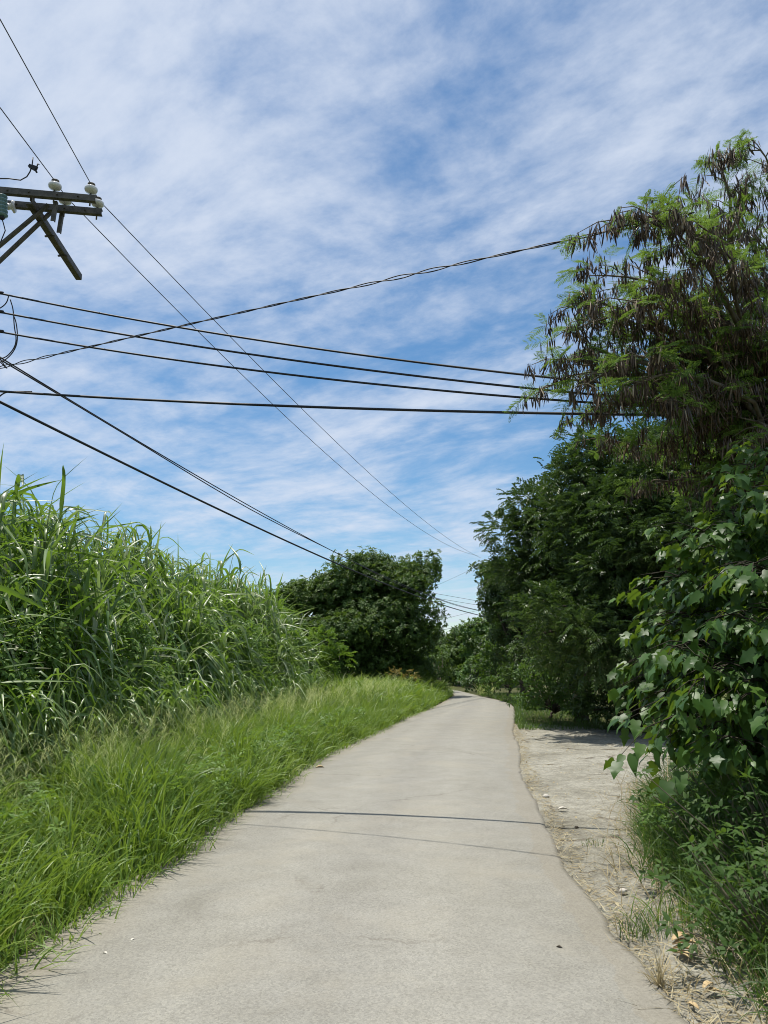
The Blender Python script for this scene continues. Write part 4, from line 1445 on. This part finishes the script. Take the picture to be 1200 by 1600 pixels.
def build_pole():
    r = pole_root
    mb = MB()
    mb.tube([(PX, PY, -.3), (PX, PY, 4.5), (PX, PY, 9.3)], [.17, .14, .11], 18)
    mb.build('pole', G['concrete'], r, True)
    # crossarm direction from its two visible ends
    f1 = at(150, 312, YA)
    aim = Vector((math.cos(R(9)), math.sin(R(9)), 0))
    lat = Vector((-aim.y, aim.x, 0))           # along the line, away from the eye
    f0 = f1 - aim * 3.1
    b1 = at(160, 330, f1.y + .33)
    b1.z = f1.z - .01
    b0 = b1 - aim * 3.1
    for p0, p1 in ((f0, f1), (b0, b1)):
        m = MB()
        m.channel(p0, p1, .075, .10)
        for k in (.25, .55, .95, 1.25):
            q = p1 - aim * k - lat * .05
            m.bar(q - lat * .02, q + lat * .03, .022, .022)
        m.build('crossarm', G['steel'], r)
    # cantilever bar running on under the arms, away from the eye
    c0 = at(50, 316, YA - .06)
    c0.z = f1.z - .12
    c1 = at(125, 416, 12.65)
    c1 = Vector((c1.x, c1.y, c0.z))
    m = MB()
    m.angle(c0 - (c1 - c0).normalized() * .1, c1, .10)
    m.bar(c0 + Vector((0, 0, .05)), c0 + Vector((0, 0, .16)), .05, .05, (0, 1, 0))
    for k in (.35, .62):
        q = c0.lerp(c1, k)
        m.bar(q + Vector((-.08, 0, -.06)), q + Vector((.08, 0, -.06)), .025, .025)
    m.build('cantilever_bar', G['steel'], r)
    # hangers between arms and bar
    for px, pz, yy in ((86, .33, f1.y - .05), (97, .33, b1.y - .06)):
        a = at(px, 322, yy)
        a.z = f1.z - .055
        m = MB()
        m.bar(a, a + Vector((-.02, 0, -pz)), .055, .014, (0, 1, 0))
        m.bar(a + Vector((.02, .02, -.003)), a + Vector((0, .02, -pz)), .012, .05, (0, 1, 0))
        m.build('hanger', G['steel'], r)
    # two arm braces down to the pole
    for px, py, ex, ez, yy in ((74, 318, -6.22, 1.12, f1.y + .02), (80, 328, -6.22, 1.2, b1.y - .02)):
        a = at(px, py, yy)
        m = MB()
        m.angle(a, Vector((ex, yy, a.z - ez)), .07)
        m.build('brace', G['steel'], r)
    # pin insulators
    prof_p = [(.016, 0), (.05, .025), (.085, .035), (.098, .06), (.096, .085), (.075, .108), (.045, .118), (.034, .125), (.030, .135), (.050, .145), (.052, .158), (.03, .166)]
    tops = []
    for px, p1 in ((85, f1), (142, f1), (103, b1), (154, b1)):
        yy = p1.y - (150 - px) * .0015
        q = at(px, 300, yy)
        q.z = p1.z + .05
        m = MB()
        m.lathe(q + Vector((0, 0, .045)), (0, 0, 1), prof_p, 20)
        ins = m.build('insulator', G['porcelain'], r, True)
        m = MB()
        m.tube([q - Vector((0, 0, .16)), q + Vector((0, 0, .05))], .013, 8)
        m.lathe(q + Vector((0, 0, .0)), (0, 0, 1), [(.028, 0), (.028, .016)], 10)
        m.build('pin', G['steel'], ins, True)
        m = MB()
        m.lathe(q + Vector((0, 0, .045)), (0, 0, 1), [(.036, .122), (.056, .146), (.056, .160), (.034, .1675)], 14)
        m.build('cap', G['steel'], ins, True)
        tops.append(q + Vector((0, 0, .19)))
    # strain insulator between the arms
    s = at(24, 323, YA + .1)
    ax = Vector((-1, -.1, -.05)).normalized()
    m = MB()
    m.lathe(s + ax * .12, ax, [(.02, 0), (.03, .02), (.035, .05), (.02, .14), (.018, .3)], 12)
    m.lathe(s, ax, [(.03, 0), (.09, .01), (.098, .03), (.06, .05), (.04, .085), (.055, .10), (.035, .13)], 18)
    m.build('strain_insulator', G['porcelain'], r, True)
    # ribbed teal surge arrester under the arm
    a = at(2, 306, YA - .25)
    prof = []
    for k in range(6):
        h = k * .06
        prof += [(.045, h), (.085, h + .012), (.085, h + .026), (.045, h + .042)]
    m = MB()
    ax = Vector((.12, 0, -1)).normalized()
    m.lathe(a, ax, prof, 16)
    arr = m.build('surge_arrester', G['teal'], r, True)
    m = MB()
    e = a + ax * .37
    m.lathe(a + ax * .345, ax, [(.03, 0), (.04, .01), (.04, .03), (.015, .05)], 12)
    m.tube([e, e + Vector((.03, 0, -.08)), e + Vector((.07, 0, -.2)), e + Vector((.02, 0, -.38)), e + Vector((-.2, 0, -.6))], .008, 6)
    m.build('lead_wire', G['rubber'], arr, True)
    return tops


TOPS = build_pole()

# ------------------------------------------------------------------ wires


def cable_pts(p0, p1, thru=None, sag=0.2, n=48):
    p0, p1 = Vector(p0), Vector(p1)
    if thru is not None:
        # sag so that the wire hangs where the photograph shows it
        best = None
        for i in range(1, 400):
            t = i / 400
            q = p0.lerp(p1, t)
            e = at(thru[0], thru[1], q.y)
            dx = abs(e.x - q.x)
            if best is None or dx < best[0]:
                best = (dx, t, q.z - e.z)
        sag = best[2] / (4 * best[1] * (1 - best[1]))
    return [p0.lerp(p1, i / n) - Vector((0, 0, 4 * sag * (i / n) * (1 - i / n))) for i in range(n + 1)]


def wire(name, runs, rad, label, cat='cable', mat='rubber', group=None, clamps=()):
    mb = MB()
    for pts in runs:
        mb.tube(pts, rad, 6)
    o = mb.build(name, G[mat], None, True)
    tag(o, label, cat, group)
    if clamps:
        m = MB()
        for c0, c1, rr in clamps:
            m.tube([c0, c1], rr, 8)
        m.build('clamp', G['rubber'], o, True)
    return o


# high-voltage pair, passing over the insulators
far_a, far_b = at(752, 872, 50), at(746, 868, 50)
back_a = at(0, 30, 7.55)
d_a = (back_a - TOPS[1])
back_b = at(0, 168, 8.75)
d_b = (back_b - TOPS[0])
wire('power_line', [cable_pts(TOPS[1] + d_a * 9, TOPS[1], sag=.0), [TOPS[1], TOPS[3]], cable_pts(TOPS[3], far_a, (400, 568))], .0075,
     'thin bare power line over the outer white insulator at the crossarm tip', 'power line', 'wire')
wire('power_line', [cable_pts(TOPS[0] + d_b * 9, TOPS[0], sag=.0), [TOPS[0], TOPS[2]], cable_pts(TOPS[2], far_b, (400, 606))], .0075,
     'thin bare power line over the inner white insulator, with a tap clamp', 'power line', 'wire')

# tap jumper with its clamp
j = [at(0, 279, YA - .6), at(14, 279, YA - .6), at(32, 281.5, YA - .6), at(42, 276, YA - .6), at(47, 268, YA - .6), at(49, 262, YA - .6)]
jo = wire('jumper_wire', [j, [at(50, 260, YA - .6), at(51.5, 246, YA - .6)], [at(57, 263, YA - .6), at(59, 256, YA - .6), at(61, 257, YA - .55)]], .009, 'curled jumper wire with a black tap clamp hanging from the inner power line', 'wire')
m = MB()
c = at(51, 262, YA - .6)
m.bar(c + Vector((-.05, 0, .03)), c + Vector((.05, 0, -.03)), .05, .045)
m.bar(c + Vector((-.02, 0, .03)), c + Vector((.07, 0, .0)), .03, .03)
m.bar(c + Vector((.03, 0, -.01)), c + Vector((.065, 0, -.075)), .025, .025)
m.build('clamp', G['rubber'], jo)

# three parallel service cables, plus a thick lower one
P_LEFT = [(-14, 455.5, 500), (-14, 485, 524), (-14, 516, 550), (-14, 610.5, 622)]
ENDS = [(1045, 608, 8.3, (400, 531)), (1045, 627, 8.3, (400, 555)), (1045, 637, 8.3, (400, 579)), (1045, 648.5, 8.25, (400, 632.5))]
LABS = ['uppermost of the three parallel black cables crossing above the road', 'middle one of the three parallel black cables crossing above the road',
        'lowest of the three parallel black cables crossing above the road', 'thick black cable crossing flat below the three parallel ones']
for (lx, ly, _), (rx, ry, rY, th), lab, rad in zip(P_LEFT, ENDS, LABS, (.0135, .0135, .0135, .0165)):
    p0 = at(lx, ly, PY - .3)
    p1 = at(rx, ry, rY)
    cl = [(p0, p0.lerp(p1, .022), rad * 1.9)] if ly < 600 else ()
    wire('overhead_cable', [cable_pts(p0, p1, th)], rad, lab, 'cable', group='cables crossing the road', clamps=cl)

# twisted drop wire rising to the right
p0, p1 = at(-12, 577, PY - .4), at(1085, 332, 6.45)
base_pts = cable_pts(p0, p1, (400, 483), n=220)
s1, s2 = [], []
for i, p in enumerate(base_pts):
    ph = i * .33
    loose = .008 + .012 * max(0, math.sin(i * .045 + 1.0)) ** 4 + .012 * max(0, (i - 185) / 35)
    off = Vector((.2 * math.cos(ph), math.cos(ph) * .4, math.sin(ph))) * loose
    s1.append(p + off)
    s2.append(p - off)
wire('drop_wire', [s1, s2], .0062, 'twisted pair of black wires slanting up into the pod tree', 'cable')

# communication cables running along the road to the next pole
p0, p1 = at(-12, 622, PY - .05), at(780, 967, 50)
wire('overhead_cable', [cable_pts(p0, p1, (373, 811))], .021, 'thickest black cable running low along the road past the round tree', 'cable', group='cables along the road')
p0, p1 = at(-10, 552, PY - .05), at(785, 958, 50)
mid = cable_pts(p0, p1, (370, 780))
wire('overhead_cable', [mid, [p + Vector((.05 * math.sin(i * .5), 0, -.035 - .015 * math.sin(i * .3))) for i, p in enumerate(mid)]], .011,
     'pair of black cables bound together, running along the road above the thickest one', 'cable', group='cables along the road')

# jumper loops beside the pole
def curve_px(pts, Y):
    a = np.array(pts, float)
    for _ in range(2):
        q = [a[0]]
        for u, v in zip(a[:-1], a[1:]):
            q += [u * .75 + v * .25, u * .25 + v * .75]
        q.append(a[-1])
        a = np.array(q)
    return [at(p[0], p[1], Y) for p in a]


wire('jumper_loop', [curve_px([(14, 461), (10, 475), (-4, 484)], 10.35), curve_px([(16, 468), (21, 484), (22, 510), (26, 530), (22, 545), (8, 560), (-8, 560)], 10.35),
                     curve_px([(20, 490), (26, 505), (28, 534), (20, 552), (4, 566), (-8, 566)], 10.42), curve_px([(-8, 546), (6, 570), (12, 576), (8, 574), (-8, 556)], 10.4)], .008,
     'loose loops of black jumper wire beside the pole', 'wire')
wire('jumper_loop', [curve_px([(-10, 630), (2, 616), (14, 611.5), (50, 612)], 10.4)], .010, 'short black wire curling onto the thick flat cable', 'wire')

# cables seen in the gap past the round tree
GAP = [((560, 905, 56), (800, 948, 56), (690, 929), .012, 'upper of the two fine cables sagging across the gap between the trees'),
       ((560, 913, 56), (800, 954, 56), (690, 936), .012, 'lower of the two fine cables sagging across the gap between the trees'),
       ((600, 990, 58), (800, 940, 58), (690, 968), .009, 'faint wire slanting up rightward across the gap'),
       ((620, 992, 54), (800, 962, 54), (704, 982), .014, 'lowest dark cable in the gap, just above the far trees'),
       ((600, 945, 60), (780, 866, 60), (693, 910), .008, 'faint highest wire slanting up rightward in the gap')]
for a, b, th, rad, lab in GAP:
    wire('distant_cable', [cable_pts(at(*a), at(*b), th, n=16)], rad, lab, 'cable', group='cables in the gap between the trees')

# ------------------------------------------------------------------ small things on the ground


def rock(name, loc, s, label, mat='stone'):
    bm = bmesh.new()
    bmesh.ops.create_icosphere(bm, subdivisions=3, radius=1)
    r = random.Random(sum(map(ord, label)))
    ks = [(Vector((r.uniform(-1, 1), r.uniform(-1, 1), r.uniform(-1, 1))).normalized(), r.uniform(.75, .95)) for _ in range(9)]
    for v in bm.verts:
        c = v.co.copy()
        for d, h in ks:
            e = c.dot(d)
            if e > h:
                c -= d * (e - h) * .85
        v.co = Vector((c.x * s[0], c.y * s[1], (c.z + .55) * s[2]))
    me = bpy.data.meshes.new(name)
    bm.to_mesh(me)
    bm.free()
    me.materials.append(G[mat])
    me.polygons.foreach_set('use_smooth', [True] * len(me.polygons))
    o = bpy.data.objects.new(name, me)
    o.location = loc
    link(o)
    return tag(o, label, 'stone')


rock('stone', gnd(853, 1246), (.045, .04, .026), 'pale rounded stone on the dirt just right of the road edge')
rock('stone', gnd(974, 1394), (.03, .027, .018), 'grey-white stone at the cracked part of the dirt')
rock('stone', gnd(901, 1294), (.022, .02, .015), 'small dark pebble lying on the dirt', 'bark')


def curled(name, loc, L, W, mat, label, cat, rot=0.0, fingers=1):
    vs, fs = [], []
    for k in range(fingers):
        a0 = rot + (k - (fingers - 1) / 2) * .55
        b = len(vs)
        for i in range(7):
            t = i / 6
            w = W * math.sin(math.pi * min(1, .12 + t * .88)) * .5
            cx = L * t
            cz = .012 + .05 * L * 6 * t * (1 - t) + (.02 * k)
            for sg in (-1, 0, 1):
                x, y = cx, sg * w
                z = cz + (abs(sg) * w * .7)
                vs.append((x * math.cos(a0) - y * math.sin(a0), x * math.sin(a0) + y * math.cos(a0), z))
        for i in range(6):
            for c_ in range(2):
                q = b + i * 3 + c_
                fs.append((q, q + 1, q + 4, q + 3))
    me = bpy.data.meshes.new(name)
    me.from_pydata(vs, [], fs)
    me.materials.append(G[mat])
    me.polygons.foreach_set('use_smooth', [True] * len(me.polygons))
    o = bpy.data.objects.new(name, me)
    o.location = loc
    link(o)
    md = o.modifiers.new('Thickness', 'SOLIDIFY')
    md.thickness = .002
    return tag(o, label, cat)


curled('dead_leaf', gnd(1052, 1492), .16, .05, 'dead_leaf', 'large tan dead leaf curled on the dirt at the weed border', 'leaf', -.3, 4)
curled('dead_leaf', gnd(1100, 1556), .10, .035, 'dead_leaf', 'pair of small dry leaf curls near the bottom of the dirt strip', 'leaf', .4, 2)
curled('dead_leaf', gnd(1092, 1582), .08, .03, 'dead_leaf', 'single dry leaf at the lower end of the dirt strip', 'leaf', 2.0, 1)
curled('dead_leaf', gnd(494, 1203) + Vector((0, 0, .02)), .13, .07, 'dead_leaf', 'brown leaf on the road beside the left grass', 'leaf', .2, 1)
curled('litter_scrap', gnd(872, 1267), .12, .06, 'scrap', 'whitish scrap lying flat on the dirt shoulder', 'litter', .0, 1)
for px, py, lab in ((210, 1478, 'tiny pale scrap on the road nearest the lower left grass'), (160, 1500, 'tiny pale scrap on the road in the grass shadow'), (306, 1495, 'tiny brown leaf scrap in the left lane'),
                    (870, 1490, 'tiny dark scrap on the right side of the road')):
    curled('road_scrap', gnd(px, py) + Vector((0, 0, .022)), .035, .018, 'scrap' if 'pale' in lab else 'bark', lab, 'litter', random.uniform(0, 6), 1)

print('objects', len(scene.objects), 'faces', sum(len(o.data.polygons) for o in scene.objects if o.type == 'MESH'))
